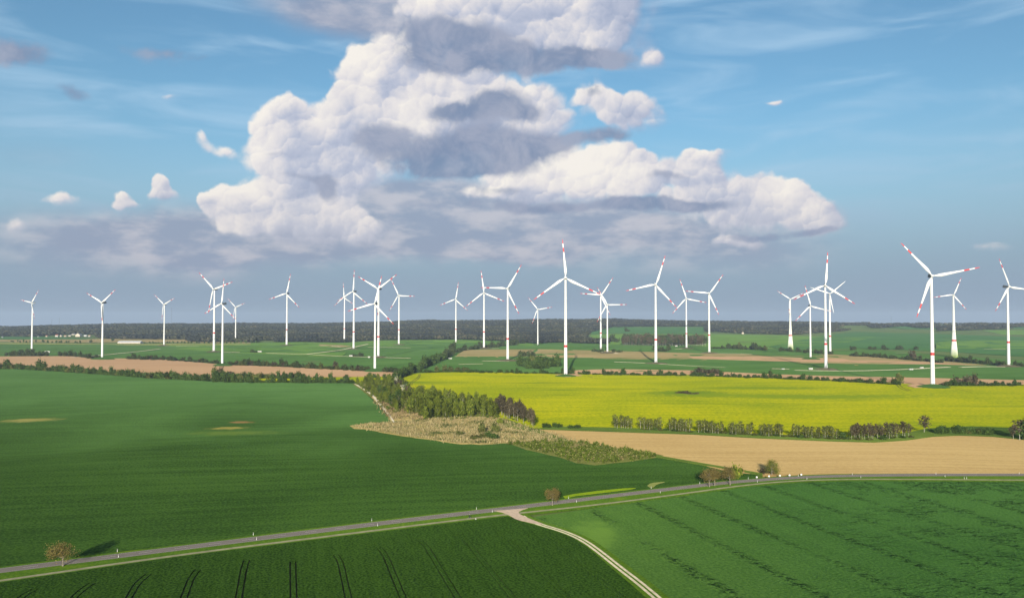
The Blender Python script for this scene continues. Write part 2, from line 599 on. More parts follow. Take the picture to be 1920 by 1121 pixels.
M['soil'] = crop('pale_soil', (.262, .180, .072), (.345, .248, .105), rad(-4), 320, 5.0, 1.0, .8, .9, fscale=.4, bump=.25,
                 patch=(.234, .146, .054), patch_lo=.64, patch_hi=.85, pscale=.006)
M['soil_far'] = crop('brown_soil', (.264, .165, .090), (.343, .225, .132), rad(-8), 500, 16.0, .6, .6, .1, bump=.1)
M['grass_far'] = crop('meadow_green', (.052, .118, .018), (.098, .176, .032), rad(2), 500, 22, .7, .8, .15, bump=.1)
M['green_far'] = crop('young_crop_green', (.032, .082, .0165), (.068, .136, .032), rad(2), 500, 22, .7, .8, .15, bump=.1)
M['blue_green'] = crop('far_crop_green', (.027, .080, .024), (.050, .122, .034), rad(2), 700, 30, .6, .7, .1, bump=.1)
M['olive_far'] = crop('pale_stubble_green', (.12, .145, .04), (.19, .20, .06), rad(2), 500, 25, .7, .8, .1, bump=.1)
M['beige_far'] = crop('mixed_fallow', (.145, .130, .050), (.245, .185, .09), rad(2), 600, 20, .9, .9, .1, bump=.1)
M['land'] = crop('open_country', (.045, .080, .025), (.09, .12, .038), rad(4), 700, 90, .6, .8, .2, bump=.1)
M['verge'] = crop('verge_grass', (.024, .064, .006), (.088, .150, .012), ROW, 14, 3, .3, .5, .9, fscale=.9, bump=.8,
                  patch=(.13, .18, .012), patch_lo=.60, patch_hi=.78, pscale=.06)
M['mound'] = crop('mound_grass', (.026, .066, .016), (.050, .105, .025), 0, 14, 3, .3, .5, .8, bump=.6)
M['margin'] = crop('field_margin', (.030, .060, .012), (.105, .150, .022), rad(-3), 30, 3, .6, .9, 1.0, bump=.7)
M['reed_floor'] = crop('reed_litter', (.17, .145, .048), (.36, .27, .11), 0, 40, 5, .6, .9, .7, bump=.7,
                       patch=(.085, .105, .028), patch_lo=.50, patch_hi=.66, pscale=.05)
M['scrub_floor'] = crop('rough_grass', (.045, .066, .016), (.14, .14, .038), 0, 14, 4, .5, .8, .8, bump=.8,
                        patch=(.26, .20, .085), patch_lo=.6, patch_hi=.75, pscale=.06)
M['gravel'] = plain('pale_gravel', (.40, .355, .255), .95, .18, .5, 0, 1)
M['concrete'] = plain('beige_concrete', (.31, .245, .185), .9, .12, .8, 0, 1)
M['path'] = plain('worn_path_surface', (.17, .165, .105), .9, .16, .35, 0, 1)
M['forest_floor'] = plain('forest_floor', (.045, .05, .028), .95, .3, .05)


def asphalt():
    m, q, b = new_mat('asphalt', .85)
    pos = q.n.new('ShaderNodeNewGeometry').outputs['Position']
    rot = q.new('ShaderNodeVectorRotate', {'Vector': pos, 'Axis': (0, 0, 1), 'Angle': -rad(27)}, rotation_type='AXIS_ANGLE').outputs[0]
    n = q.noise(q.v('MULTIPLY', rot, (.03, .9, 0)), 1.0, 4.0, .6)
    n2 = q.noise(pos, .25, 4.0, .6)
    c = q.mix(q.m('MULTIPLY_ADD', n2, .5, q.m('MULTIPLY', n, .5)), (.085, .075, .070), (.155, .138, .125))
    q.l.new(c, b.inputs['Base Color'])
    return m


M['asphalt'] = asphalt()
M['line'] = plain('road_paint', (.50, .47, .42), .7, .1, 2.0)

# ------------------------------------------------------------------ ground sheet
def ground_sheet():
    az = np.radians(np.arange(0, 360, 2.0))
    rr = np.concatenate([np.geomspace(20, 2500, 60), np.linspace(2650, 7600, 40), [9000, 12000, 16000]])
    verts = [(0.0, 0.0, float(H(0, 0)) - 1.3)]
    for r in rr:
        x, y = r * np.sin(az), r * np.cos(az)
        z = H(x, y) - (1.3 if r < 4000 else 2.0)
        if r > 7600:
            z = z - (r - 7600) * .012
        verts += list(zip(x.tolist(), y.tolist(), z.tolist()))
    n = len(az)
    faces = [(0, 1 + (j + 1) % n, 1 + j) for j in range(n)]
    for i in range(len(rr) - 1):
        for j in range(n):
            a, b = 1 + i * n + j, 1 + i * n + (j + 1) % n
            faces.append((a, b, b + n, a + n))
    o = mesh_obj('ground', verts, faces, M['land'], smooth_shade=True)
    tag(o, 'wide open farmland reaching to the wooded horizon', kind='structure')


ground_sheet()

L, R_ = -1000, 2920
# fields, far ones first
sheet('meadow', [(L, 645), (0, 645), (420, 645), (560, 646), (700, 640), (860, 637), (1000, 641), (1150, 645), (1150, 668), (860, 670), (700, 700), (380, 690), (0, 672), (L, 672)], -.55, M['green_far'])
sheet('meadow', [(430, 643), (560, 641), (640, 643), (720, 638), (860, 636.5), (960, 640), (1010, 644), (1010, 648), (860, 643), (700, 650), (560, 652), (430, 655), (300, 648)], -.40, M['grass_far'])
sheet('crop_field', [(330, 648), (430, 655), (560, 652), (660, 655), (640, 668), (560, 666), (430, 660), (330, 654)], -.25, M['grass_far'])
sheet('fallow_field', [(L, 634), (0, 636.5), (130, 636), (200, 635), (350, 635), (470, 642), (470, 643.5), (340, 641), (200, 641.5), (0, 641)], -.30, M['beige_far'])
sheet('rapeseed_strip', [(L, 642), (0, 642.2), (200, 644.6), (340, 643.5), (470, 644.5), (470, 646), (340, 647), (200, 646.5), (0, 644.2), (L, 644)], -.10, M['olive_far'])
sheet('crop_field', [(L, 628), (0, 630.5), (90, 631), (180, 634.5), (160, 636), (0, 635.5), (L, 634)], -.30, M['blue_green'])
# right hand far fields
sheet('meadow', [(1145, 626), (1230, 626), (1320, 626), (1480, 629), (1560, 631.5), (1640, 632), (1600, 640), (1480, 653), (1330, 650), (1150, 645), (1095, 640), (1108, 628)], -.3, M['grass_far'])
sheet('crop_field', [(1110, 620), (1150, 613.5), (1230, 613), (1320, 613.5), (1320, 626), (1230, 625), (1145, 624.5), (1108, 627)], -.3, M['blue_green'])
sheet('crop_field', [(1540, 629), (1600, 622), (1760, 626), (1930, 632), (R_, 634), (R_, 668), (1920, 668), (1760, 658), (1600, 652), (1480, 655), (1440, 650), (1490, 640)], -.2, M['blue_green'])
sheet('meadow', [(1755, 643), (1775, 638), (1920, 638), (R_, 638), (R_, 655), (1920, 655), (1755, 653)], -.05, M['grass_far'])
sheet('meadow', [(1840, 619), (R_, 618), (R_, 629), (1880, 627)], -.2, M['grass_far'])
sheet('crop_field', [(1640, 611), (1760, 610), (1920, 611), (1920, 616), (1700, 617)], -.2, M['blue_green'])
sheet('crop_field', [(1130, 645), (1330, 650), (1480, 654), (1600, 652), (1700, 660), (1760, 665), (1920, 676), (R_, 692), (R_, 700), (1700, 690), (1300, 675), (1000, 662), (1000, 645)], -.3, M['green_far'])
sheet('fallow_field', [(872, 656), (930, 655), (1010, 654.5), (1120, 657), (1240, 660), (1330, 663), (1440, 664), (1560, 664), (1650, 669), (1740, 675), (1800, 679), (1850, 684), (1780, 686), (1600, 685), (1400, 678), (1100, 671), (850, 670), (860, 663)], -.05, M['beige_far'])
sheet('soil_field', [(1290, 668), (1440, 669), (1600, 673), (1740, 679), (1820, 683.5), (1700, 682.5), (1500, 678.5), (1300, 672.5)], .08, M['soil_far'])
sheet('crop_field', [(845, 668.5), (960, 668), (1130, 668.5), (1300, 672.5), (1500, 678.5), (1620, 682), (1760, 683), (1900, 688), (R_, 695), (R_, 720), (1920, 713), (1700, 709), (1560, 706), (1400, 701), (1280, 695), (1060, 698), (950, 702), (780, 702), (800, 688)], .02, M['green_far'])
sheet('soil_field', [(1065, 693.5), (1150, 692), (1290, 694), (1440, 701), (1560, 705), (1700, 707.5), (1920, 712.5), (R_, 716), (R_, 736), (1900, 726), (1700, 722), (1450, 709), (1290, 704), (1060, 704)], .12, M['soil_far'])
sheet('soil_field', [(L, 668), (0, 668), (130, 667.5), (200, 671.5), (300, 672.5), (420, 683.5), (520, 687), (640, 692.5), (700, 695), (748, 699), (740, 712), (640, 712), (450, 709), (380, 706), (250, 702), (120, 694), (0, 688), (L, 688)], .0, M['soil_far'])
sheet('rapeseed_strip', [(470, 710), (560, 708), (640, 707), (720, 706), (742, 707), (735, 716), (600, 714), (470, 714)], .25, M['rape'])
# the rape field
sheet('rapeseed_field', [(742, 722), (752, 712), (768, 701), (850, 698), (960, 699), (1040, 702), (1130, 702), (1280, 703), (1440, 708), (1560, 712.5), (1680, 719), (1750, 724), (1920, 722), (R_, 722),
                         (R_, 812), (1920, 808), (1820, 806), (1740, 812), (1690, 822), (1600, 827), (1420, 821), (1280, 813), (1148, 808), (1060, 806), (1000, 804), (960, 790), (900, 772), (820, 758), (770, 745)], .75, M['rape'])
sheet('verge_grass', [(1000, 806), (1040, 801), (1148, 803), (1280, 808), (1420, 815.5), (1600, 820), (1690, 815), (1740, 805), (1820, 801), (1920, 804), (2060, 812), (2060, 834), (1920, 826), (1860, 820), (1800, 818), (1750, 820), (1700, 827), (1640, 831), (1560, 829), (1420, 823), (1300, 816), (1090, 809)], .95, M['margin'])
# near bare field
sheet('soil_field', [(1003, 805), (1090, 807), (1200, 810), (1300, 814), (1420, 821), (1560, 827), (1640, 829), (1700, 825), (1750, 818.5), (1800, 816.5), (1860, 818.5), (1920, 824), (2060, 832), (R_, 840),
                     (R_, 890), (1920, 889.5), (1700, 889), (1560, 890), (1480, 891), (1420, 890), (1370, 886), (1310, 871), (1240, 857), (1160, 842), (1080, 830), (1045, 818)], .55, M['soil'])
# the big wheat field
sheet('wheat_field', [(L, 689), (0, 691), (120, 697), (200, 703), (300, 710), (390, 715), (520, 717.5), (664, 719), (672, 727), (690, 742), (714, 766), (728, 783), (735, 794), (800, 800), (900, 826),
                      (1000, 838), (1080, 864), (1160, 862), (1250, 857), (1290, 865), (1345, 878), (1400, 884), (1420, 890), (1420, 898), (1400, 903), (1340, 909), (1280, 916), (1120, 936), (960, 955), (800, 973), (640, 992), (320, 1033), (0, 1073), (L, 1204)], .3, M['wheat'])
sheet('reed_bed', [(656, 799), (700, 793.5), (735, 791), (800, 786), (870, 782), (935, 783), (975, 795), (1008, 806), (1050, 818), (1090, 830), (1120, 838), (1010, 838), (960, 833), (900, 834), (850, 832), (770, 820), (700, 809), (664, 803)], .5, M['reed_floor'], jag=.7, skirt=.5)
sheet('rough_ground', [(694, 742), (720, 768), (732, 790), (800, 788), (800, 775), (770, 762), (745, 752)], .45, M['reed_floor'], jag=.8, skirt=.5)
sheet('rough_ground', [(660, 720), (700, 712), (760, 716), (790, 740), (900, 758), (1000, 796), (1010, 806), (960, 800), (930, 785), (800, 784), (740, 764), (694, 742)], .38, M['scrub_floor'])
sheet('rough_ground', [(950, 832), (1010, 829), (1100, 831), (1130, 838), (1180, 845), (1245, 856), (1200, 863), (1150, 870), (1115, 873), (1080, 869), (1050, 858), (1005, 848)], .62, M['scrub_floor'], jag=.8, skirt=.4)
sheet('grass_strip', [(935, 787), (960, 789), (1010, 806), (1080, 831), (1250, 858), (1430, 889), (1430, 893), (1240, 860), (1060, 831), (1000, 812), (945, 800)], .68, M['margin'])
# foreground fields
ROADL = smooth([(-1100, 1219), (-420, 1128), (-160, 1093), (0, 1072), (320, 1032), (640, 992), (800, 972.5), (960, 954), (1120, 934.5), (1280, 915.5), (1340, 908.5), (1400, 903), (1500, 896), (1600, 893), (1760, 891.5), (1920, 891.5), (R_, 892)])
PATHL = smooth([(-1100, 1246), (-420, 1150), (-160, 1113), (0, 1091), (320, 1044), (640, 1004), (880, 974), (960, 965), (1120, 948), (1280, 927), (1400, 910), (1497, 902), (1600, 899.5), (1760, 900), (1920, 901.5), (R_, 905)])
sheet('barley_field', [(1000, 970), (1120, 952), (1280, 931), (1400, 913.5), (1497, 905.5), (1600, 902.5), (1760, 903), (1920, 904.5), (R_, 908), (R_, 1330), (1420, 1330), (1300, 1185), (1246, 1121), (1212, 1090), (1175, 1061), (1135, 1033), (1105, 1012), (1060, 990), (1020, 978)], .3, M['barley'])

# ------------------------------------------------------------------ foreground field with wheel tracks
M['trodden'] = crop('trodden_soil', (.030, .034, .010), (.095, .085, .035), TRA, 6, .5, .6, .5, .6, fscale=2.0, bump=.4)


def wheel_tracks():
    tops = [(1108, .8), (1096, .8), (1079, .7), (1070, .4), (1052, .2), (1055, 0), (1041, -.4), (1027, -.4), (1012, -.5), (1004, -.5), (1000, -.5), (1010, -.3)]
    res = []
    for i, (vt, bend) in enumerate(tops):
        xb = 38 + 102.5 * i
        for s in (-1, 1):
            ub = xb + s * 6.0

            def at(v):
                return 540 + (ub - 540) * (v - EYE) / (1121 - EYE)
            a = unproject([(at(vt), vt)])[0]
            b = unproject([(at(1320), 1320)])[0]
            n = 40
            pts = [b + (a - b) * k / n for k in range(n + 1)]
            dvec = (a - b) / np.linalg.norm(a - b)
            side = np.array([dvec[1], -dvec[0]])
            Lg = np.linalg.norm(a - b)
            out = []
            for k, p in enumerate(pts):
                rest = Lg * (1 - k / n)
                sh = bend * 3.0 * max(0, 1 - rest / 14.0) ** 2 + random.uniform(-.06, .06)
                out.append(p + side * sh)
            res.append(out)
    return res


def cut_sheet(name, poly, off, mat, lines, half, depth):
    """a crop standing as a slab with open wheel tracks cut into it"""
    d = np.array(dens(poly, 14))
    bxy = unproject(d)
    gu, gv = np.meshgrid(np.arange(-990, 1300, 30), np.arange(980, 1325, 9))
    gp = np.stack([gu.ravel(), gv.ravel()], 1)
    gp = gp[inside(d, gp)]
    ixy = unproject(gp)
    pts = [Vector(p) for p in np.vstack([bxy, ixy])]
    nb = len(bxy)
    edges = [(i, (i + 1) % nb) for i in range(nb)]
    polys = []
    for ln in lines:
        ln = np.array(ln)
        t = np.gradient(ln, axis=0)
        t /= np.linalg.norm(t, axis=1)[:, None]
        n = np.stack([-t[:, 1], t[:, 0]], 1)
        w = half * (1 + rng.uniform(-.25, .25, len(ln)))[:, None]
        pg = np.vstack([ln + n * w, (ln - n * w)[::-1]])
        polys.append(pg)
        k = len(pts)
        pts += [Vector(p) for p in pg]
        edges += [(k + i, k + (i + 1) % len(pg)) for i in range(len(pg))]
    r = geometry.delaunay_2d_cdt(pts, edges, [], 0, 1e-4)
    vx = np.array([(p.x, p.y) for p in r[0]])
    fc = np.array([f for f in r[2] if len(f) == 3])
    cen = vx[fc].mean(1)
    keep = inside(bxy, cen)
    for pg in polys:
        keep &= ~inside(pg, cen)
    fc = fc[keep]
    a, b, c = vx[fc[:, 0]], vx[fc[:, 1]], vx[fc[:, 2]]
    cr = (b[:, 0] - a[:, 0]) * (c[:, 1] - a[:, 1]) - (b[:, 1] - a[:, 1]) * (c[:, 0] - a[:, 0])
    fc[cr < 0] = fc[cr < 0][:, ::-1]
    z = H(vx[:, 0], vx[:, 1]) + off
    verts = [(float(p[0]), float(p[1]), float(q)) for p, q in zip(vx, z)]
    faces = [tuple(map(int, f)) for f in fc]
    cnt = {}
    for f in faces:
        for i in range(3):
            e = (f[i], f[(i + 1) % 3])
            cnt.setdefault(tuple(sorted(e)), []).append(e)
    low = {}
    for es in cnt.values():
        if len(es) == 1:
            p, q = es[0]
            for w in (p, q):
                if w not in low:
                    low[w] = len(verts)
                    verts.append((verts[w][0], verts[w][1], verts[w][2] - depth))
            faces.append((q, p, low[p], low[q]))
    o = mesh_obj(name, verts, faces, mat)
    return tag(o, None, None, None, 'structure')


WT = wheel_tracks()
front = cut_sheet('wheat_field', [(L, 1236), (0, 1094.5), (320, 1047.5), (640, 1007.5), (880, 978), (952, 969.5), (962, 975), (985, 981), (1040, 997), (1075, 1010), (1103, 1029), (1140, 1061), (1175, 1091), (1209, 1121), (1275, 1185), (1390, 1325), (L, 1325)], .55, M['wheat_dark'], WT, .26, .58)
for ln in WT:
    ribbon('wheel_track', None, .9, .02, M['trodden'], parent=front, skirt=0, xy=ln)

# ------------------------------------------------------------------ roads and verges
rxy = unproject(dens(ROADL, 9, False))
pxy = unproject(dens(PATHL, 9, False))
ribbon('verge_grass', None, 11.0, .47, M['verge'], xy=rxy, skirt=.7)
ribbon('verge_grass', None, 4.2, .44, M['verge'], xy=pxy, skirt=.7, shift=-.3)
vp = [tuple(p) for p in dens(ROADL, 24, False)] + [tuple(p) for p in reversed(dens(PATHL, 24, False))]
sheet('verge_grass', vp, .455, M['verge'], skirt=.5)
road = ribbon('road', None, 5.7, .60, M['asphalt'], xy=rxy, skirt=.25)
path = ribbon('cycle_path', None, 1.75, .57, M['path'], xy=pxy, skirt=.25)
M['flowers'] = crop('flowering_verge', (.075, .15, .006), (.19, .235, .007), ROW, 14, 3, .3, .5, .8, bump=.8)
sheet('flower_strip', [(1060, 935.5), (1078, 931), (1130, 925), (1180, 919), (1192, 916.5), (1170, 917), (1120, 922), (1075, 928), (1056, 932)], .62, M['flowers'], skirt=.3)


def along(xy, s0, s1, n=4):
    seg = np.linalg.norm(np.diff(xy, axis=0), axis=1)
    cum = np.concatenate([[0], np.cumsum(seg)])
    s = np.linspace(s0, s1, n)
    return np.stack([np.interp(s, cum, xy[:, 0]), np.interp(s, cum, xy[:, 1])], 1), cum[-1]


tot = along(rxy, 0, 1)[1]
s = 40.0
while s < tot - 10:
    ribbon('centre_dash', None, .17, .606, M['line'], parent=road, xy=along(rxy, s, s + 4.5, 4)[0], skirt=0)
    s += 12.0
for sh in (-2.62, 2.62):
    ribbon('edge_line', None, .13, .606, M['line'], parent=road, xy=rxy, skirt=0, shift=sh)

TRACKL = smooth([(978, 969), (990, 977), (1012, 985), (1060, 999), (1095, 1015), (1125, 1037), (1162, 1067), (1195, 1092), (1229, 1120.5), (1300, 1183), (1420, 1305)])
txy = unproject(dens(TRACKL, 9, False))
ribbon('track_grass', None, 6.6, .50, M['verge'], xy=txy, skirt=.5, shift=.5)
track = ribbon('farm_track', None, .95, .56, M['gravel'], xy=txy, skirt=.15, shift=.92)
ribbon('wheel_strip', None, .95, .56, M['gravel'], parent=track, xy=txy, skirt=.15, shift=-.92)
sheet('junction_apron', [(924, 959.5), (940, 962), (950, 965.5), (958, 969.5), (966, 974), (976, 977.5), (998, 983), (1012, 985.5), (1018, 984), (998, 976.5), (983, 970), (973, 965), (972.5, 961.5), (980, 957.5), (990, 954.5), (955, 957.5)], .632, M['concrete'], skirt=.2)
sheet('turning_patch', [(1214, 912), (1218, 908.5), (1226, 906.5), (1246, 905), (1236, 907.5), (1230, 910), (1226, 914), (1220, 916)], .62, M['olive_far'], skirt=.3)
sheet('field_edge_path', [(664, 720), (670, 724), (682, 731), (696, 741), (708, 756), (720, 770), (731, 783), (737, 793), (741, 793), (735, 783), (724, 769), (712, 754), (700, 741), (686, 731), (674, 723)], .60, M['gravel'], skirt=.3)

# wheel tracks crossing the rape
for pts in ([(786, 702), (784, 708), (771, 716), (767, 723), (774, 731), (790, 741)], [(788, 702), (787, 709), (775, 717), (771, 723), (779, 731), (796, 741)],
            [(1680, 719), (1683, 725), (1690, 730), (1704, 734)], [(1685, 719), (1688, 724), (1695, 729), (1708, 733)], [(1772, 727), (1790, 729), (1806, 733), (1822, 736)], [(1778, 726), (1798, 728), (1815, 731), (1826, 734)],
            [(1010, 703.5), (1022, 707), (1012, 710)], [(1102, 706), (1112, 709), (1128, 710)]):
    ribbon('wheel_track', smooth(pts, 2), .9, .77, M['trodden'], skirt=.1, step=4)

# gravel tracks and pads among the turbines
for pts, w in (([(500, 662), (552, 663.5), (575, 664)], 7), ([(575, 664), (610, 660), (640, 656), (658, 652), (690, 645)], 7), ([(575, 664), (620, 667), (690, 669.5), (770, 671.5)], 6),
               ([(130, 670), (190, 666), (260, 659), (300, 654)], 6), ([(330, 648.5), (400, 648.3)], 5), ([(418, 660.5), (450, 660.5)], 7),
               ([(905, 676.5), (955, 677)], 9), ([(1152, 678.5), (1200, 680), (1260, 684), (1360, 689)], 6), ([(1448, 691), (1480, 692)], 8), ([(1490, 694), (1530, 695), (1600, 695.5), (1700, 692.5), (1780, 688)], 7),
               ([(1800, 688.5), (1850, 687), (1885, 688)], 8), ([(870, 655), (900, 653.5), (935, 653)], 8), ([(1255, 655), (1300, 653)], 8), ([(1340, 662.5), (1410, 663.5)], 6),
               ([(1640, 660), (1700, 662)], 5), ([(1845, 654.5), (1885, 655)], 6), ([(1130, 660), (1160, 663)], 10), ([(600, 647.5), (640, 650)], 10), ([(690, 651), (745, 651.5), (770, 652)], 6), ([(860, 683), (905, 682)], 3)):
    ribbon('gravel_track', smooth(pts, 1), w, .35, M['gravel'], skirt=.3, step=6)
sheet('bare_ground', [(1700, 724), (1720, 720), (1752, 719), (1768, 722), (1750, 727), (1715, 728)], 1.0, M['soil_far'], skirt=.5)
sheet('bare_ground', [(598, 645.5), (640, 646.5), (660, 649), (640, 651), (600, 649)], .2, M['beige_far'], skirt=.5)
sheet('bare_ground', [(1040, 703), (1080, 702), (1092, 705), (1062, 708)], 1.0, M['soil_far'], skirt=.5)

# ------------------------------------------------------------------ wind turbines
M['white'] = plain('white_coating', (.80, .80, .77), .45, .03, .3, .4)
M['red'] = plain('red_band_paint', (.60, .028, .03), .5, .05, .3, .4)
M['shade_grey'] = plain('dark_nacelle_panels', (.10, .115, .125), .5, .2, .8)
M['door'] = plain('door_grey', (.09, .10, .11), .6)
M['steel'] = plain('galvanised_steel', (.55, .56, .56), .4, .1, 2.0)


def tower_concrete():
    m, q, b = new_mat('ringed_concrete', .8)
    z = q.sep(q.n.new('ShaderNodeTexCoord').outputs['Object'])[2]
    st = q.m('MULTIPLY', q.m('FLOOR', q.m('DIVIDE', z, 3.9)), 1 / 5.0, clamp=True)
    c = q.mix(st, (.27, .36, .11), (.74, .75, .69))
    jn = q.m('LESS_THAN', q.m('FRACT', q.m('DIVIDE', z, 3.9)), .035)
    c = q.mix(q.m('MULTIPLY', jn, .3), c, (.35, .36, .33))
    q.l.new(c, b.inputs['Base Color'])
    return m


M['concrete_tower'] = tower_concrete()


def loft(rings, cap=True):
    n = len(rings[0])
    verts = [p for r in rings for p in r]
    faces = []
    for i in range(len(rings) - 1):
        for j in range(n):
            a, b = i * n + j, i * n + (j + 1) % n
            faces.append((a, b, b + n, a + n))
    if cap:
        faces.append(tuple(reversed(range(n))))
        faces.append(tuple(range((len(rings) - 1) * n, len(rings) * n)))
    return verts, faces


def circ(r, z, n=24, cx=0, cy=0):
    return [(cx + r * math.cos(2 * math.pi * k / n), cy + r * math.sin(2 * math.pi * k / n), z) for k in range(n)]


def blade_mesh():
    """one blade, span 1 along +Z, chord in X"""
    st = [(0, .020, 1.0, 0), (.03, .020, 1.0, 0), (.07, .034, .62, 14), (.13, .062, .38, 12), (.19, .074, .30, 10), (.27, .068, .25, 8), (.38, .056, .22, 6), (.5, .045, .2, 4),
          (.60, .038, .19, 3), (.668, .034, .18, 2), (.782, .028, .17, 1), (.893, .021, .16, 0), (.96, .016, .15, 0), (.99, .009, .15, 0), (1.0, .003, .15, 0)]
    rings, mats = [], []
    n = 12
    for (s_, ch, th, tw) in st:
        r = []
        for k in range(n):
            a = 2 * math.pi * k / n
            x = math.cos(a) * ch / 2
            y = math.sin(a) * ch / 2 * th * (1 - .35 * math.cos(a) if th < .9 else 1)
            x += ch * .22 if th < .9 else 0
            t = rad(tw)
            r.append((x * math.cos(t) - y * math.sin(t), x * math.sin(t) + y * math.cos(t), s_))
        rings.append(r)
    v, f = loft(rings)
    mi = []
    for i in range(len(st) - 1):
        mid = (st[i][0] + st[i + 1][0]) / 2
        mi += [1 if (.668 < mid < .782 or mid > .893) else 0] * n
    mi += [0, 1]
    me = bpy.data.meshes.new('blade')
    me.from_pydata(v, [], f)
    me.materials.append(M['white'])
    me.materials.append(M['red'])
    me.polygons.foreach_set('material_index', np.array(mi, np.int32))
    me.polygons.foreach_set('use_smooth', np.ones(len(f), bool))
    return me


BLADE = blade_mesh()
BLADE_PLAIN = BLADE.copy()
BLADE_PLAIN.name = 'plain_blade'
BLADE_PLAIN.polygons.foreach_set('material_index', np.zeros(len(BLADE_PLAIN.polygons), np.int32))


def box(x0, x1, y0, y1, z0, z1):
    v = [(x, y, z) for z in (z0, z1) for y in (y0, y1) for x in (x0, x1)]
    f = [(0, 2, 3, 1), (4, 5, 7, 6), (0, 1, 5, 4), (2, 6, 7, 3), (0, 4, 6, 2), (1, 3, 7, 5)]
    return v, f


def merge(*parts):
    V, F = [], []
    for v, f in parts:
        k = len(V)
        V += v
        F += [tuple(i + k for i in q) for q in f]
    return V, F


def empty(name, loc, rz=0.0, label=None, cat=None, group=None):
    o = bpy.data.objects.new(name, None)
    o.empty_display_size = 1.0
    o.location = loc
    o.rotation_euler = (0, 0, rz)
    C.objects.link(o)
    return tag(o, label, cat, group)


def turbine(spec, label, dark_nacelle=False, flared=False, plain_blades=False, stair=False):
    hx, hy, bx, by, Rpx, ph, yaw, ring = spec
    x, y, z = P3(bx, by)
    k = y / FPX
    ry = (560.5 - hy) / FPX
    hub = CAMZ + y * (SP + ry * CP) / (CP - ry * SP) - z
    R = Rpx * k * 1.02
    z0 = z - .5
    hub += .5
    sc = R / 55.0
    root = empty('wind_turbine', (x, y, z0), rad(yaw), label, 'wind turbine', 'turbines of the wind farm')
    th = hub - 1.9 * sc
    if flared:
        prof = [(0, .054), (.08, .050), (.16, .0425), (.25, .034), (.36, .0262), (.5, .0195), (.7, .0150), (.9, .0115), (1, .0098)]
        r0 = lambda t: np.interp(t, [p[0] for p in prof], [p[1] for p in prof]) * hub
        tm = M['concrete_tower']
    else:
        r0 = lambda t: (.0190 - .0085 * t) * hub
        tm = M['white']
    ts = np.linspace(0, 1, 24)
    v, f = loft([circ(float(r0(t)), float(t * th), 28) for t in ts])
    mesh_obj('tower', v, f, tm, root, smooth_shade=True)
    # flange joints of the tower sections
    if not flared:
        for t in (.26, .52, .78):
            r = float(r0(t)) + .035
            v, f = loft([circ(r, t * th - .13, 28), circ(r, t * th + .13, 28)])
            mesh_obj('flange', v, f, M['steel'], root)
    if ring:
        rz = CAMZ + y * (SP + (560.5 - ring) / FPX * CP) / (CP - (560.5 - ring) / FPX * SP) - z0
        hb = 1.75
        rr = [float(r0(rz / th + dz / th)) + .06 for dz in (-hb, hb)]
        v, f = loft([circ(rr[0], rz - hb, 28), circ(rr[1], rz + hb, 28)])
        mesh_obj('tower_band', v, f, M['red'], root, smooth_shade=False)
    rb = float(r0(.02))
    dv, df = box(-.55, .55, -rb - .08, -rb + .4, 2.6, 5.0)
    mesh_obj('door', dv, df, M['door'], root)
    if stair:
        # slanting entrance stair with its landing at the side of the tower
        parts = [box(-.9, .9, -rb - 1.6, -rb + .1, 2.4, 2.55)]
        for i in range(9):
            parts.append(box(-1.2 - .55 * i - .5, -1.2 - .55 * i, -rb - 1.5, -rb - .4, 2.25 - .26 * i, 2.33 - .26 * i))
        for yy in (-rb - 1.55, -rb - .35):
            parts.append(([(-6.0, yy, .8), (-6.0, yy + .06, .8), (-.9, yy + .06, 3.45), (-.9, yy, 3.45), (-6.0, yy, 1.0), (-6.0, yy + .06, 1.0), (-.9, yy + .06, 3.65), (-.9, yy, 3.65)],
                          [(0, 1, 2, 3), (4, 7, 6, 5), (0, 4, 5, 1), (3, 2, 6, 7), (0, 3, 7, 4), (1, 5, 6, 2)]))
        v, f = merge(*parts)
        mesh_obj('entrance_stair', v, f, M['white'], root)
    # nacelle: tapered housing with rounded edges
    rings = []
    for (yy, w, zlo, zhi) in ((-2.6, 1.2, -1.2, 1.3), (-2.2, 1.65, -1.7, 1.75), (0, 1.95, -1.95, 2.1), (6.0, 1.95, -1.8, 2.2), (8.6, 1.75, -1.25, 2.15), (9.2, 1.3, -.9, 1.8)):
        c = .35
        rings.append([(sc * a, sc * yy, hub + sc * b) for a, b in ((w - c, zlo), (w, zlo + c), (w, zhi - c), (w - c, zhi), (-w + c, zhi), (-w, zhi - c), (-w, zlo + c), (-w + c, zlo))])
    v, f = loft(rings)
    nc = mesh_obj('nacelle', v, f, M['shade_grey'] if dark_nacelle else M['white'], root)
    v, f = merge(box(-1.2 * sc, 1.2 * sc, 6.2 * sc, 7.9 * sc, hub + 2.18 * sc, hub + 3.2 * sc), box(-.05, .05, 8.3 * sc, 8.45 * sc, hub + 2.1 * sc, hub + 4.6 * sc))
    mesh_obj('cooler', v, f, M['shade_grey'] if dark_nacelle else M['steel'], nc)
    # spinner
    hyc = -4.3 * sc
    rings = []
    for (yy, r) in ((1.7, 1.35), (.9, 1.75), (0, 1.85), (-.9, 1.65), (-1.7, 1.15), (-2.2, .55), (-2.35, .08)):
        rings.append([(sc * r * math.cos(a), hyc + sc * yy, hub + sc * r * math.sin(a)) for a in np.linspace(0, 2 * math.pi, 18, endpoint=False)])
    v, f = loft(rings)
    mesh_obj('spinner', v, f, M['white'], root, smooth_shade=True)
    for i in range(3):
        a = rad(ph + 120 * i)
        bo = bpy.data.objects.new('blade', BLADE_PLAIN if plain_blades else BLADE)
        C.objects.link(bo)
        bo.parent = root
        bo.location = (0, hyc, hub)
        bo.rotation_euler = (0, math.pi / 2 - a, 0)
        bo.scale = (R, R, R)
    # earth mound over the foundation
    mr = 11.0 if not ring else 9.0
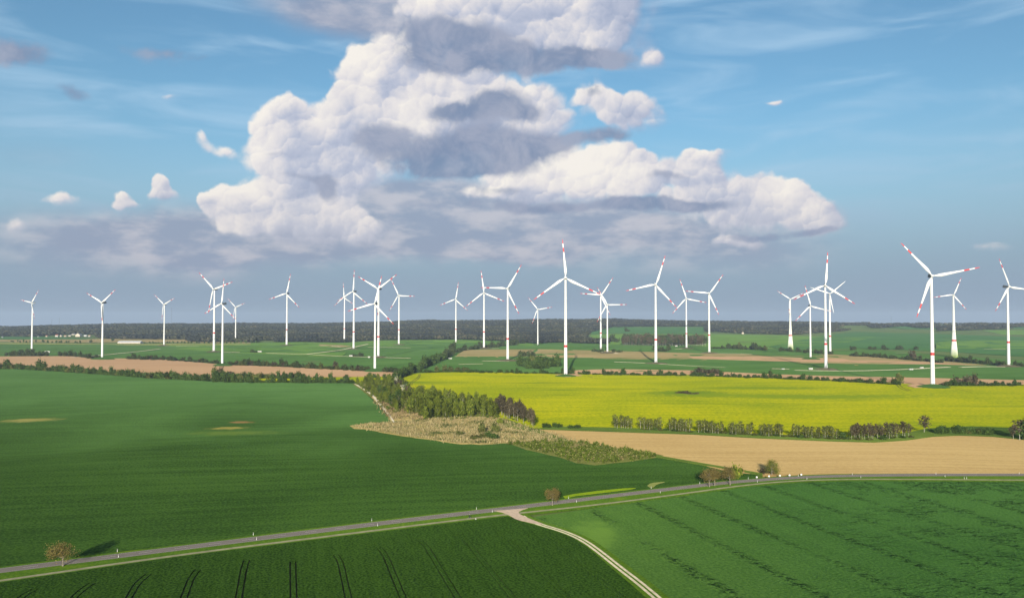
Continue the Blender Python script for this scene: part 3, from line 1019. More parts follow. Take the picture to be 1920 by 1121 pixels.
    return x, y, z, k


TURB = [
    ((56.6, 567.8, 59.6, 656.3, 31, 49.5, -25.0, 0), 'white turbine farthest left of all, rising behind dark bushes', {}),
    ((188.3, 567.5, 191.5, 671.7, 42, 34.5, -22.5, 0), 'white turbine on the far edge of the left ploughed field, lower blade along its tower', dict(dark_nacelle=True)),
    ((305.5, 570.8, 307.5, 647.4, 30, 22.5, -25.0, 0), 'small white turbine beside the thin lattice mast, right of the long white shed', {}),
    ((398.8, 542.3, 401, 658.8, 45, 16.5, -20.0, 624), 'tall red-ringed turbine just left of a shorter one with crossing blades', dict(dark_nacelle=True, stair=True)),
    ((414, 569.6, 416.7, 684.7, 47, 82.5, -27.5, 0), 'short turbine without tower ring on a grass mound above the left hedge', dict(dark_nacelle=True)),
    ((440.6, 575.8, 441.6, 640, 24, 18.0, -22.5, 0), 'smallest distant turbine at the forest edge, right of the crossing pair', {}),
    ((537, 550.5, 537.5, 647.2, 37, 76.5, -15.0, 617.8), 'lone red-ringed turbine in pale grass before the dark forest, left of centre', dict(dark_nacelle=True, stair=True)),
    ((645, 558, 645.6, 640.4, 28, 93.0, -30.0, 616), 'distant red-ringed turbine whose blades overlap the bigger one on its right', {}),
    ((662.4, 546.7, 663, 654, 40, 85.5, -27.5, 621.9), 'red-ringed turbine at the end of the pale gravel track, one blade straight up', dict(dark_nacelle=True)),
    ((708.7, 541.6, 709.4, 668.6, 49, 31.5, -25.0, 631.2), 'tall red-ringed turbine standing directly behind the shorter one without a ring', dict(dark_nacelle=True, stair=True)),
    ((702, 569.6, 702.8, 695, 53, 75.0, -10.0, 0), 'short ringless turbine on a green mound in front of a taller turbine', dict(dark_nacelle=True)),
    ((747.6, 554, 747.8, 646, 34, 117.0, -20.0, 618), 'red-ringed turbine with one blade level to the right, before the forest', {}),
    ((854, 561.2, 854.7, 641, 32, 79.5, -17.5, 617.2), 'distant slim red-ringed turbine alone at the forest edge near the centre', {}),
    ((906.9, 548.9, 907.4, 652.7, 41, 97.5, -5.0, 622), 'red-ringed turbine at the upper end of the slanting hedge', {}),
    ((952.4, 541.4, 951.9, 675.2, 52, 57.0, -20.0, 635), 'red-ringed turbine with a level blade pointing left, beside two clumps of bushes', {}),
    ((1008.3, 580.1, 1008.4, 646.1, 28, 9.0, -15.0, 0), 'small ringless distant turbine just left of the big central one', {}),
    ((1060, 521.2, 1060.7, 704.3, 71, 94.5, -5.0, 648.8), 'big central turbine at the far edge of the yellow field, blade straight up', {}),
    ((1126.9, 553.7, 1126.6, 653.6, 40, 55.5, 10.0, 624.4), 'red-ringed turbine behind the ringless one, level blade to the left', {}),
    ((1137.9, 571.1, 1138.9, 661.1, 37, 0.0, -17.5, 0), 'ringless turbine with one blade level to the right, on pale soil', dict(stair=True)),
    ((1229.8, 533.7, 1229.8, 680.3, 56, 72.0, -2.5, 636.6), 'large red-ringed turbine in the green strip, in front of the small wood', dict(stair=True)),
    ((1286.6, 559.6, 1287.2, 652.6, 37, 108.0, -12.5, 625.3), 'red-ringed turbine standing at the right end of the small wood', {}),
    ((1329.8, 550.4, 1330, 661.4, 43, 54.0, -5.0, 628), 'red-ringed turbine just right of the small wood, one blade level left', dict(stair=True)),
    ((1481.1, 561, 1482.2, 655.3, 27, 25.5, -17.5, 628.7), 'turbine on a flared concrete tower, left of the cluster of three', dict(flared=True)),
    ((1519.2, 573.5, 1519.9, 671.5, 39, 105.0, -2.5, 0), 'ringless turbine on a low mound in the brown field, left in its cluster', dict(dark_nacelle=True)),
    ((1549.2, 535, 1548.8, 691.2, 61, 85.5, -20.0, 644.8), 'large red-ringed turbine beside a white cabin, blade straight up, right of centre', dict(dark_nacelle=True, stair=True)),
    ((1555.6, 551, 1556.7, 663.4, 36, 40.5, -12.5, 630.2), 'turbine with all white blades half hidden behind the large one', dict(plain_blades=True)),
    ((1747, 517.6, 1749, 725.7, 81, 10.5, -12.5, 663.4), 'nearest and largest turbine, on a mound in the yellow field at right', dict(dark_nacelle=True)),
    ((1789, 552.9, 1789.2, 670, 34, 67.5, -15.0, 638.2), 'turbine on a flared concrete tower with green foot, right of the nearest one', dict(flared=True)),
    ((1890.6, 537.6, 1891.4, 685.6, 56, 114.0, 15.0, 641.4), 'rightmost turbine, red-ringed with a dark nacelle, near the edge of the photo', dict(dark_nacelle=True, stair=True)),
]
for spec, label, kw in TURB:
    tx, ty, tz, tk = turbine(spec, label, **kw)


def mound(u, v, wpx, hpx, mat, name='grass_mound'):
    x, y, z = P3(u, v)
    k = y / FPX
    rx = wpx * k / 2
    h = hpx * k
    rings = []
    n = 36
    jit = [random.uniform(.9, 1.1) for _ in range(n)]
    for t in (1.0, .85, .65, .4, .2):
        hh = h * (1 - t) ** .8 * 1.25 if t < 1 else -.8
        rings.append([(x + rx * t * jit[j] * math.cos(2 * math.pi * j / n), y + rx * .9 * t * jit[j] * math.sin(2 * math.pi * j / n), z + .3 + min(hh, h)) for j in range(n)])
    v_, f_ = loft(rings, False)
    f_.append(tuple(range(4 * n, 5 * n)))
    o = mesh_obj(name, v_, f_, mat, smooth_shade=True)
    tag(o, kind='structure')


M['dirt'] = crop('disturbed_earth', (.055, .047, .028), (.115, .10, .062), 0, 14, 4, .4, .6, .6, bump=.5)
for a in ((1749, 726.5, 62, 6, 'mound'), (1061, 706, 46, 4, 'mound'), (703, 696, 42, 5, 'mound'), (417, 685.5, 36, 4, 'mound'), (191.5, 673, 44, 3, 'mound'), (1520, 673, 34, 3, 'mound'),
          (952, 676, 50, 2, 'dirt'), (1230, 681.5, 44, 2, 'dirt'), (1549, 692.5, 46, 2.5, 'dirt'), (1891, 687, 44, 2.5, 'dirt'), (907, 653.5, 32, 2, 'dirt'), (709, 670, 32, 2, 'dirt'), (663, 655, 26, 1.6, 'dirt'),
          (537, 648, 26, 1.6, 'dirt'), (748, 646.5, 24, 1.5, 'dirt'), (1139, 662, 30, 2.5, 'dirt'), (1330, 662, 34, 1.8, 'dirt'), (401, 659.5, 26, 1.6, 'dirt'), (1287, 653.5, 28, 1.6, 'dirt'), (307, 648, 22, 1.4, 'dirt')):
    mound(*a[:4], M[a[4]], 'grass_mound' if a[4] == 'mound' else 'earth_mound')

# ------------------------------------------------------------------ vegetation
def leaf_mat(name, dark, light, trans=.25, extra=None, stand=None):
    m = bpy.data.materials.new(name)
    m.use_nodes = True
    q = NT(m.node_tree)
    q.n.clear()
    out = q.n.new('ShaderNodeOutputMaterial')
    g = q.n.new('ShaderNodeNewGeometry')
    oi = q.n.new('ShaderNodeObjectInfo')
    r = g.outputs['Random Per Island']
    c = q.mix(r, dark, light)
    if extra:
        c = q.mix(q.m('GREATER_THAN', q.m('FRACT', q.m('MULTIPLY', r, 17.3)), .86), c, extra)
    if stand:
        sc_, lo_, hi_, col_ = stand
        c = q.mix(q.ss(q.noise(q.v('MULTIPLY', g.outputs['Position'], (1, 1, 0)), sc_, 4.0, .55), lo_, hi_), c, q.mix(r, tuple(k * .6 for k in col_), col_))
    v = q.m('MULTIPLY_ADD', oi.outputs['Random'], .5, .75)
    c = q.mix(1.0, c, q.comb(v, v, v), 'MULTIPLY')
    d = q.new('ShaderNodeBsdfDiffuse', {'Color': c})
    t = q.new('ShaderNodeBsdfTranslucent', {'Color': c})
    mx = q.new('ShaderNodeMixShader', {0: trans, 1: d.outputs[0], 2: t.outputs[0]})
    q.l.new(mx.outputs[0], out.inputs[0])
    return m


M['leaf_dark'] = leaf_mat('hedge_leaf', (.035, .070, .016), (.105, .165, .036))
M['leaf_far'] = leaf_mat('far_hedge_leaf', (.045, .070, .024), (.105, .135, .045))
M['leaf_young'] = leaf_mat('young_leaf', (.070, .105, .012), (.195, .225, .030))
M['leaf_olive'] = leaf_mat('opening_bud_leaf', (.075, .092, .024), (.165, .178, .050))
M['leaf_brown'] = leaf_mat('bare_twig_brown', (.072, .060, .034), (.155, .128, .072))
M['leaf_apple'] = leaf_mat('budding_twigs', (.115, .090, .026), (.285, .230, .075))
M['leaf_bright'] = leaf_mat('fresh_bush_leaf', (.09, .135, .018), (.24, .28, .035), extra=(.34, .24, .08))
M['blossom'] = leaf_mat('pale_blossom', (.34, .34, .22), (.52, .50, .36))
M['bark'] = plain('grey_bark', (.23, .20, .16), .9, .3, 1.5)
M['bark_pale'] = plain('pale_bark', (.36, .34, .27), .9, .25, 1.5)


def tube(pts, radii, n=6):
    rings = []
    for i, p in enumerate(pts):
        p = Vector(p)
        d = Vector(pts[min(i + 1, len(pts) - 1)]) - Vector(pts[max(i - 1, 0)])
        d.normalize()
        a = d.orthogonal().normalized()
        b = d.cross(a)
        rings.append([tuple(p + (a * math.cos(2 * math.pi * k / n) + b * math.sin(2 * math.pi * k / n)) * radii[i]) for k in range(n)])
    return loft(rings)


def leaves(centres, spread, count, size, mat, name, rs, up=.3, stretch=(1, 1, 1), vert=False):
    """many leaf-sprig faces scattered round clump centres -> mesh"""
    cs = np.asarray(centres, float)
    k = rs.integers(0, len(cs), count)
    off = rs.normal(0, 1, (count, 3)) * np.asarray(spread)[k][:, None] * np.asarray(stretch)
    p = cs[k] + off
    nrm = off / (np.linalg.norm(off, axis=1)[:, None] + 1e-6) * .8 + rs.normal(0, .6, (count, 3)) + np.array([0, 0, up])
    nrm /= np.linalg.norm(nrm, axis=1)[:, None]
    a = np.cross(nrm, rs.normal(0, 1, (count, 3)))
    a /= np.linalg.norm(a, axis=1)[:, None] + 1e-9
    b = np.cross(nrm, a)
    if vert:
        b = b * .45 + np.array([0, 0, 1.0])
    s = size * rs.uniform(.55, 1.35, (count, 1))
    q = np.stack([p - a * s * .5, p + b * s * .62, p + a * s * .5, p - b * s * .62], 1).reshape(-1, 3)
    return mesh_from_quads(q, mat, name)


def mesh_from_quads(q, mat, name):
    n = len(q) // 4
    me = bpy.data.meshes.new(name)
    me.vertices.add(4 * n)
    me.vertices.foreach_set('co', q.astype(np.float32).ravel())
    me.loops.add(4 * n)
    me.loops.foreach_set('vertex_index', np.arange(4 * n, dtype=np.int32))
    me.polygons.add(n)
    me.polygons.foreach_set('loop_start', np.arange(0, 4 * n, 4, dtype=np.int32))
    me.materials.append(mat)
    me.update(calc_edges=True)
    return me


def raw_mesh(name, v, f, mat):
    me = bpy.data.meshes.new(name)
    me.from_pydata(v, [], f)
    me.materials.append(mat)
    return me


def make_bush(seed, mat, n=420, size=.30, lumps=9, h=1.0):
    """unit bush: about 2 wide, h*1.6 high"""
    rs = np.random.default_rng(seed)
    cs = []
    for i in range(lumps):
        a = rs.uniform(0, 6.28)
        r = rs.uniform(0, .62)
        cs.append((r * math.cos(a), r * math.sin(a), h * rs.uniform(.25, 1.15) * (1 - .35 * r)))
    return leaves(cs, rs.uniform(.20, .32, lumps), n, size, mat, 'bush', rs)


def make_tree(seed, mat, H0=10.0, crown=(.25, 1.0), width=.22, n=380, size=.8, trunk_r=.018, bark='bark', lumps=14, spread=.09, limbs=7, shape='oval', vert=False, lean=0.0):
    """tree of height H0: returns (trunk mesh, crown mesh)"""
    rs = np.random.default_rng(seed)
    parts = []
    top = H0 * (crown[0] + (crown[1] - crown[0]) * .75)
    bend = rs.normal(0, .02, 2) * H0 + np.array([lean * H0, 0])
    path = [(bend[0] * t * t, bend[1] * t * t, top * t) for t in np.linspace(0, 1, 6)]
    r0 = trunk_r * H0
    parts.append(tube(path, [r0 * (1.25 if i == 0 else 1) * (1 - .15 * i) for i in range(6)], 7))
    cs, sp = [], []
    for i in range(lumps):
        t = (i + .5) / lumps
        z = crown[0] + (crown[1] - crown[0]) * (.08 + .86 * t)
        if shape == 'oval':
            w = width * math.sin(math.pi * min(.97, max(.08, .12 + .83 * t))) ** .7
        elif shape == 'spire':
            w = width * (1 - .75 * t)
        else:
            w = width * math.sin(math.pi * min(.95, .25 + .68 * t)) ** .5
        a = i * 2.4 + rs.uniform(-.5, .5)
        r = w * math.sqrt(rs.uniform(.1, 1.0))
        cs.append((H0 * r * math.cos(a) + bend[0], H0 * r * math.sin(a) + bend[1], H0 * z))
        sp.append(H0 * spread * rs.uniform(.75, 1.3) * (.6 + .4 * (w / width)))
    for i in range(limbs):
        c = cs[int(i * lumps / limbs)]
        t0 = max(.2, min(.9, (c[2] / top) * .72))
        s0 = (bend[0] * t0 * t0, bend[1] * t0 * t0, top * t0)
        mid = tuple((s0[k] + c[k]) / 2 + (.03 * H0 if k == 2 else 0) for k in range(3))
        parts.append(tube([s0, mid, c], [r0 * .5, r0 * .32, r0 * .12], 5))
    v, f = merge(*parts)
    tm = raw_mesh('trunk', v, f, M[bark])
    cm = leaves(cs, sp, n, size, mat, 'crown', rs, stretch=(1, 1, 1.1), vert=vert)
    return tm, cm


def place_tree(kinds, x, y, h, label, group, cat='tree', name='tree', H0=10.0, wide=1.0, zoff=.2):
    tm, cm = kinds[int(rng.integers(0, len(kinds)))]
    o = empty(name, (x, y, float(H(x, y)) + zoff), random.uniform(0, 6.28), label, cat, group)
    s = h / H0
    o.scale = (s * wide, s * wide, s)
    for nm, me in (('trunk', tm), ('crown', cm)):
        c = bpy.data.objects.new(nm, me)
        C.objects.link(c)
        c.parent = o
    return o


def place_bush(kinds, x, y, w, h, label, group, name='bush', cat='bush', zoff=-.3):
    me = kinds[int(rng.integers(0, len(kinds)))]
    o = bpy.data.objects.new(name, me)
    C.objects.link(o)
    o.location = (x, y, float(H(x, y)) + zoff)
    o.rotation_euler = (0, 0, random.uniform(0, 6.28))
    o.scale = (w / 1.7, w / 1.7, h / 1.3)
    return tag(o, label, cat, group)


def line_pts(pts, step):
    d = np.array(pts, float)
    seg = np.hypot(*np.diff(d, axis=0).T)
    cum = np.concatenate([[0], np.cumsum(seg)])
    s = np.arange(step * .5, cum[-1], step)
    return np.stack([np.interp(s, cum, d[:, 0]), np.interp(s, cum, d[:, 1])], 1)


FAR_BUSHES = []      # hedges too far and too many to keep bush by bush


def hedge(pts, step, hpx, wpx, kinds, label, group, jitter=1.5, gap=0.0, hvar=.3, name='bush', join=False, zoff=-.3):
    p = line_pts(pts, step)
    p[:, 0] += rng.normal(0, jitter, len(p))
    p[:, 1] += rng.normal(0, .35, len(p))
    p = p[rng.random(len(p)) >= gap]
    xy = unproject(p)
    for (x, y), (u, v) in zip(xy, p):
        k = y / FPX
        f = max(.45, 1 + random.gauss(0, hvar))
        if join:
            FAR_BUSHES.append((kinds[int(rng.integers(0, len(kinds)))], x, y, wpx * k * random.uniform(.85, 1.25) / 1.8, hpx * k * f / 1.4, random.uniform(0, 6.28)))
            continue
        place_bush(kinds, x, y, wpx * k * random.uniform(.85, 1.25), hpx * k * f, label, group, name, zoff=zoff)


B_TIGHT = [make_bush(90 + i, M['leaf_dark'], 300, .5, 2) for i in range(3)]
B_DARK = [make_bush(i, M['leaf_dark'], 460, .27) for i in range(5)]
B_FAR = [make_bush(20 + i, M['leaf_far'], 240, .36, 8) for i in range(5)]
B_BROWN = [make_bush(40 + i, M['leaf_brown'], 260, .28, 8) for i in range(3)]
B_OLIVE = [make_bush(50 + i, M['leaf_olive'], 300, .30, 8) for i in range(3)]
B_YOUNG = [make_bush(60 + i, M['leaf_bright'], 340, .26, 9) for i in range(4)]
B_BLOSSOM = [make_bush(70 + i, M['blossom'], 300, .28, 8) for i in range(2)]

# hedge along the far edge of the big wheat field
for pts_, where in (([(-40, 691), (40, 692), (120, 697)], 'far left stretch'), ([(120, 697), (200, 703), (250, 706.5)], 'stretch below the second turbine'), ([(250, 706.5), (300, 710), (392, 714)], 'stretch nearing the corner')):
    hedge(pts_, 5.0, 10, 10.5, B_DARK + B_OLIVE[:1], 'round green bush of the hedge above the big wheat field, ' + where, 'bushes of the long left hedge, ' + where, hvar=.2)
hedge([(396, 716), (470, 717), (560, 718), (664, 718)], 6.5, 9, 10, B_DARK, 'dark bush in the lower of two hedges at the wheat field corner', 'bushes of the lower corner hedge', gap=.12, hvar=.3)
hedge([(400, 708.5), (480, 709.5), (572, 709.5)], 5.5, 10, 10, B_DARK + B_OLIVE, 'bush in the upper hedge along the lower edge of the ploughed field', 'bushes of the upper corner hedge', hvar=.2)
hedge([(400, 707), (438, 707)], 9, 15, 13, B_OLIVE + B_BROWN[:1], 'tall brownish olive bush rising above the corner where two hedges meet', 'tall bushes at the hedge corner')
hedge([(578, 709), (660, 709), (738, 709)], 15, 7, 7, B_DARK, 'single dark bush between ploughed field and narrow yellow strip', 'scattered bushes by the yellow strip', jitter=5, gap=.25)
# broken hedges behind the ploughed field
hedge([(10, 667), (88, 667)], 5, 6.5, 9, B_FAR, 'bush in the thicket at the foot of the leftmost turbine', 'bushes round the leftmost turbine', join=True, hvar=.35)
hedge([(50, 664), (62, 664)], 5, 11, 11, B_FAR, 'taller bush close to the leftmost turbine tower', 'taller bushes at the leftmost tower', join=True)
hedge([(108, 667), (135, 668), (187, 672)], 5, 7, 9, B_FAR, 'bush left of the turbine with the downward blade', 'bushes left of the second turbine', join=True, hvar=.4)
hedge([(235, 673), (300, 674), (345, 677), (420, 682)], 5.5, 6.5, 9, B_FAR + B_BROWN[:1], 'bush in the broken hedge beyond the ploughed field, between two ringless turbines', 'bushes of the broken hedge', join=True, hvar=.45)
hedge([(428, 684), (470, 685), (540, 688), (620, 692), (695, 696)], 4.6, 8, 10, B_FAR + B_BROWN[:1] + B_OLIVE[:1], 'bush in the dark hedge behind the ploughed field, left of the mound turbine', 'bushes of the dark far hedge', join=True, hvar=.4)
hedge([(718, 697), (755, 698)], 6, 8, 9, B_FAR, 'bush right of the green mound, at the tip of the ploughed field', 'bushes right of the mound', join=True)
# slanting hedge of trees
hedge([(738, 714), (752, 708), (768, 700), (785, 693), (800, 686), (822, 677), (838, 671)], 4.2, 13, 12, B_DARK + B_FAR[:2], 'dark bushy tree in the slanting hedge left of the yellow field', 'trees of the slanting hedge, lower half', hvar=.25)
hedge([(838, 671), (850, 663), (862, 659), (885, 655), (905, 652.5), (922, 651), (950, 648), (985, 643)], 4.5, 7.5, 9, B_FAR, 'bush in the thin far part of the slanting hedge', 'bushes of the slanting hedge, upper half', join=True, hvar=.35)
hedge([(843, 662), (852, 660)], 5, 13, 12, B_FAR, 'round dark tree where the slanting hedge bends', 'trees at the bend of the slanting hedge')
# along the far edge of the yellow field
hedge([(786, 699), (850, 698), (960, 700), (1056, 701)], 5, 4.2, 8, B_DARK, 'low bush along the far edge of the yellow field, left of the central turbine', 'low bushes left of the central turbine', join=True, hvar=.5)
hedge([(814, 697), (878, 697)], 13, 9, 13, B_OLIVE, 'pale olive bush behind the yellow field, left of the clump', 'pale bushes behind the yellow field')
hedge([(1066, 702), (1130, 703), (1280, 705), (1440, 710), (1560, 715), (1692, 722)], 5.0, 6.8, 9, B_DARK + B_FAR[:2], 'bush in the long hedge between yellow field and brown strip', 'bushes of the long right hedge', join=True, gap=.06, hvar=.4)
hedge([(1758, 724), (1840, 724), (1918, 724)], 5, 7, 9, B_DARK, 'bush in the hedge right of the nearest turbine', 'bushes right of the nearest turbine', join=True, hvar=.35)
hedge([(1790, 720), (1828, 720)], 8, 13, 13, B_BROWN, 'reddish bare bush above the hedge right of the nearest turbine', 'reddish bare bushes', hvar=.2)
hedge([(1672, 719), (1690, 719)], 9, 14, 13, B_OLIVE, 'olive bush at the right end of the long hedge', 'olive bushes at the hedge end')
hedge([(1300, 699), (1345, 701)], 10, 9, 16, B_BROWN, 'thin bare shrub in the green strip behind the yellow field', 'bare shrubs in the green strip')
# far right hedges
hedge([(1594, 667), (1650, 670), (1720, 676), (1768, 680)], 4.5, 5.5, 8, B_FAR, 'bush in the hedge behind the brown strip, left of the flared turbine', 'bushes of the far right hedge', join=True, hvar=.4)
hedge([(1598, 666), (1604, 666)], 4, 10, 9, B_FAR, 'taller bush at the left end of the far right hedge', 'taller bushes of the far right hedge', join=True)
hedge([(1711, 674), (1720, 674)], 6, 19, 12, B_BROWN, 'tall brown tree above the hedge left of the nearest turbine', 'tall brown hedge trees')
hedge([(1774, 677), (1830, 681), (1884, 686)], 4.2, 8, 9, B_FAR, 'dark bush in the hedge at the green foot of the flared turbine', 'dark bushes at the flared turbine', join=True, hvar=.3)
hedge([(1903, 686), (1960, 688)], 5, 6, 9, B_FAR, 'bush right of the rightmost turbine', 'bushes right of the rightmost turbine', join=True)
hedge([(1335, 653.5), (1440, 655.5)], 4.5, 6.5, 9, B_FAR + B_OLIVE[:1], 'bush in the thin hedge right of the small wood', 'bushes right of the small wood', join=True, hvar=.45)
hedge([(1462, 657), (1560, 664)], 5, 4.5, 8, B_FAR, 'bush in the hedge at the flared concrete turbine, left of the cluster', 'bushes near the left flared turbine', join=True, gap=.2, hvar=.4)
hedge([(1590, 655), (1720, 655)], 14, 6, 9, B_FAR, 'lone bush in the dark green field at right', 'lone bushes in the far green field', join=True, jitter=8)
# clumps
for (pts, st, hp, wp, kinds, lab, grp) in (
        ([(970, 686), (1010, 688), (1044, 687)], 5, 13, 13, B_DARK, 'dark bush in the oval clump left of the central turbine', 'bushes of the oval clump'),
        ([(985, 691), (1030, 691)], 6, 9, 11, B_DARK, 'front bush of the oval clump left of the central turbine', 'front bushes of the oval clump'),
        ([(990, 682), (1002, 682)], 6, 15, 13, B_OLIVE, 'yellowish bush in the oval clump', 'yellowish bushes of the oval clump'),
        ([(972, 668), (1000, 668)], 5, 9, 10, B_FAR, 'bush in the small clump on the pale fallow strip', 'bushes of the small clump'),
        ([(1112, 659), (1134, 660)], 5, 6, 8, B_FAR, 'low bush at the foot of the turbine behind the ringless one', 'low bushes left of the ringless turbine'),
        ([(1150, 660), (1166, 660)], 5, 5, 8, B_FAR, 'low bush right of the ringless turbine', 'low bushes right of the ringless turbine'),
        ([(1226, 657), (1258, 658)], 5, 9, 10, B_FAR, 'bush in the clump before the small wood', 'bushes before the small wood'),
        ([(1272, 738), (1312, 740)], 5, 4, 10, B_BROWN, 'low brown shrub in the wet hollow of the yellow field', 'shrubs in the hollow of the yellow field'),
        ([(1140, 640), (1160, 641)], 5, 9, 9, B_FAR, 'bush left of the small wood', 'bushes left of the small wood'),
        ([(1172, 621), (1180, 621)], 4, 8, 8, B_FAR, 'round dark tree alone in the far green field', 'round trees of the far green field'),
        ([(470, 661), (480, 661)], 5, 4, 8, B_FAR, 'low bush by the gravel pad left of the lone turbine', 'low bushes at the gravel pad'),
        ([(660, 666.5), (678, 667)], 5, 4, 8, B_FAR, 'low bush beside the white cabins', 'low bushes beside the cabins')):
    hedge(pts, st, hp, wp, kinds, lab, grp)


def join_far():
    V, mats, mi = [], [], []
    for me, x, y, w, h, a in FAR_BUSHES:
        n = len(me.vertices)
        co = np.empty(n * 3, np.float32)
        me.vertices.foreach_get('co', co)
        co = co.reshape(-1, 3)
        c_, s_ = math.cos(a), math.sin(a)
        z0 = float(H(x, y)) - .3
        V.append(np.stack([x + w * (co[:, 0] * c_ - co[:, 1] * s_), y + w * (co[:, 0] * s_ + co[:, 1] * c_), z0 + h * co[:, 2]], 1))
        m = me.materials[0]
        if m not in mats:
            mats.append(m)
        mi.append(np.full(n // 4, mats.index(m), np.int32))
    me = mesh_from_quads(np.vstack(V), mats[0], 'far_hedges')
    for m in mats[1:]:
        me.materials.append(m)
    me.polygons.foreach_set('material_index', np.concatenate(mi))
    o = bpy.data.objects.new('far_hedges', me)
    C.objects.link(o)
    tag(o, 'dark bushy hedges between the far fields and around the turbines', 'hedge', None, 'stuff')


join_far()
# tiny trees along the distant lane
for (a, b, lab, g) in (((15, 641), (152, 642.5), 'tiny round tree on the distant lane, left of the long white shed', 'lane trees left of the shed'), ((270, 643.5), (480, 643), 'tiny round tree on the distant lane, right of the long white shed', 'lane trees right of the shed')):
    hedge([a, b], 6.6, 3.0, 3.4, B_TIGHT, lab, g, gap=.12, name='lane_tree')
hedge([(164, 641), (176, 641)], 9, 5.5, 6.5, B_FAR, 'larger lane tree between village and the long white shed', 'larger lane trees')
hedge([(210, 639), (216, 639)], 5, 5, 6, B_FAR, 'dark tree at the left end of the long white shed', 'trees at the shed')

# ---- trees
K_YOUNG = [make_tree(100 + i, M['leaf_young'], crown=(.06, 1.0), width=.17, n=430, size=.75, lumps=18, spread=.075, shape='oval', bark='bark_pale', trunk_r=.012, vert=True) for i in range(6)]
K_OLIVE = [make_tree(120 + i, M['leaf_olive'], crown=(.20, 1.0), width=.165, n=200, size=.70, lumps=15, spread=.066, bark='bark_pale', trunk_r=.017) for i in range(6)]
K_BROWN = [make_tree(140 + i, M['leaf_brown'], crown=(.34, 1.0), width=.18, n=290, size=.7, lumps=14, spread=.075, bark='bark_pale', trunk_r=.014) for i in range(5)]
K_DARK = [make_tree(160 + i, M['leaf_dark'], crown=(.1, 1.0), width=.26, n=420, size=.8, lumps=16, spread=.09) for i in range(4)]
K_WOOD = [make_tree(180 + i, M['leaf_far'], crown=(.34, 1.0), width=.24, n=170, size=1.25, lumps=12, spread=.09, bark='bark_pale', trunk_r=.018) for i in range(4)] + \
         [make_tree(190 + i, M['leaf_brown'], crown=(.32, 1.0), width=.24, n=170, size=1.2, lumps=12, spread=.09, bark='bark_pale', trunk_r=.018) for i in range(3)]

# thicket of young trees beside the yellow field
def scatter(poly, n, mind):
    """spots on the ground inside a measured polygon, at least mind metres apart"""
    xy = unproject(dens(poly, 8))
    lo, hi = xy.min(0), xy.max(0)
    out = []
    tries = 0
    while len(out) < n and tries < n * 60:
        tries += 1
        p = rng.uniform(lo, hi)
        if not inside(xy, p[None])[0]:
            continue
        if all((p[0] - q[0]) ** 2 + (p[1] - q[1]) ** 2 > mind ** 2 for q in out):
            out.append(p)
    return out


for p in scatter([(668, 722), (690, 715), (752, 714), (776, 736), (802, 752), (778, 762), (745, 770), (722, 766), (698, 742)], 96, 5.4):
    place_tree(K_YOUNG, p[0], p[1], random.uniform(7.5, 11.5), 'light green young tree in the dense thicket along the pale path', 'young trees beside the pale path')
for p in scatter([(762, 775), (792, 788), (860, 784), (932, 783), (925, 768), (860, 758), (800, 748), (778, 752)], 100, 5.6):
    place_tree(K_YOUNG, p[0], p[1], random.uniform(10.0, 15.5), 'light green young tree in the wood between reeds and yellow field', 'young trees behind the reed bed')
for p in scatter([(930, 782), (950, 786), (1004, 804), (1008, 800), (960, 774), (930, 766)], 30, 4.0):
    place_tree(K_BROWN, p[0], p[1], random.uniform(12, 15.5), 'bare brown tree with pale trunk at the right end of the wood', 'brown trees at the end of the wood')
for (u, v, h) in ((735, 764, 13), (722, 745, 11), (748, 752, 12), (712, 738, 10), (762, 735, 12), (752, 722, 11)):
    x, y, z = P3(u, v)
    place_tree(K_DARK, x, y, h, 'darker tree among the light green thicket by the pale path', 'dark trees in the thicket')
for (u, v, h) in ((790, 748, 16), (842, 762, 17), (868, 768, 16), (890, 772, 14.5), (818, 756, 15)):
    x, y, z = P3(u, v)
    place_tree(K_OLIVE, x, y, h, 'taller olive tree topping the wood in front of the yellow field', 'olive trees topping the wood')
for (u, v, h, w, kinds, lab) in ((742, 719, 9, 8, B_BLOSSOM, 'pale blossoming bush at the top of the thicket, beside the slanting hedge'), (757, 733, 9, 10, B_BLOSSOM, 'pale blossoming bush between thicket and yellow field'),
                                 (750, 728, 10, 11, B_BROWN, 'brownish bush between two pale blossoming bushes'), (765, 737, 8, 10, B_BROWN, 'brownish bush at the left edge of the yellow field')):
    x, y, z = P3(u, v)
    place_bush(kinds, x, y, w, h, lab, None)

# row of slender trees between the yellow field and the bare field
ROWY = lambda u: float(np.interp(u, [1140, 1280, 1420, 1560, 1640, 1700, 1750], [804.5, 812, 819.5, 826, 827, 822, 815]))
for (a, b, lab) in ((1151, 1189, 'first group from the left'), (1200, 1243, 'second group from the left'), (1254, 1297, 'third group from the left'), (1309, 1354, 'fourth group from the left'),
                    (1366, 1411, 'fifth group from the left'), (1424, 1470, 'sixth group from the left'), (1488, 1522, 'seventh group from the left'), (1530, 1570, 'eighth group from the left'),
                    (1594, 1640, 'ninth group, by the dip of the bare field'), (1644, 1684, 'tenth group, by the rise of the bare field'), (1690, 1706, 'last small group')):
    us = np.arange(a + 2, b, 5.2)
    for u in us:
        u += random.uniform(-1.5, 1.5)
        x, y, z = P3(u, ROWY(u) - random.uniform(.5, 2.5))
        k = y / FPX
        big = 1.0 if u < 1580 else 1.15
        place_tree(K_OLIVE if u < 1590 or random.random() < .4 else K_BROWN, x, y, random.uniform(20, 26) * k * big, 'slender pale-trunked tree under the yellow field, ' + lab, 'slender row trees, ' + lab, wide=random.uniform(.85, 1.1), zoff=.6)
x, y, z = P3(1733, 812)
place_tree(K_BROWN, x, y, 31 * y / FPX, 'tallest brown tree at the right end of the slender row', None, wide=1.35, zoff=.6)
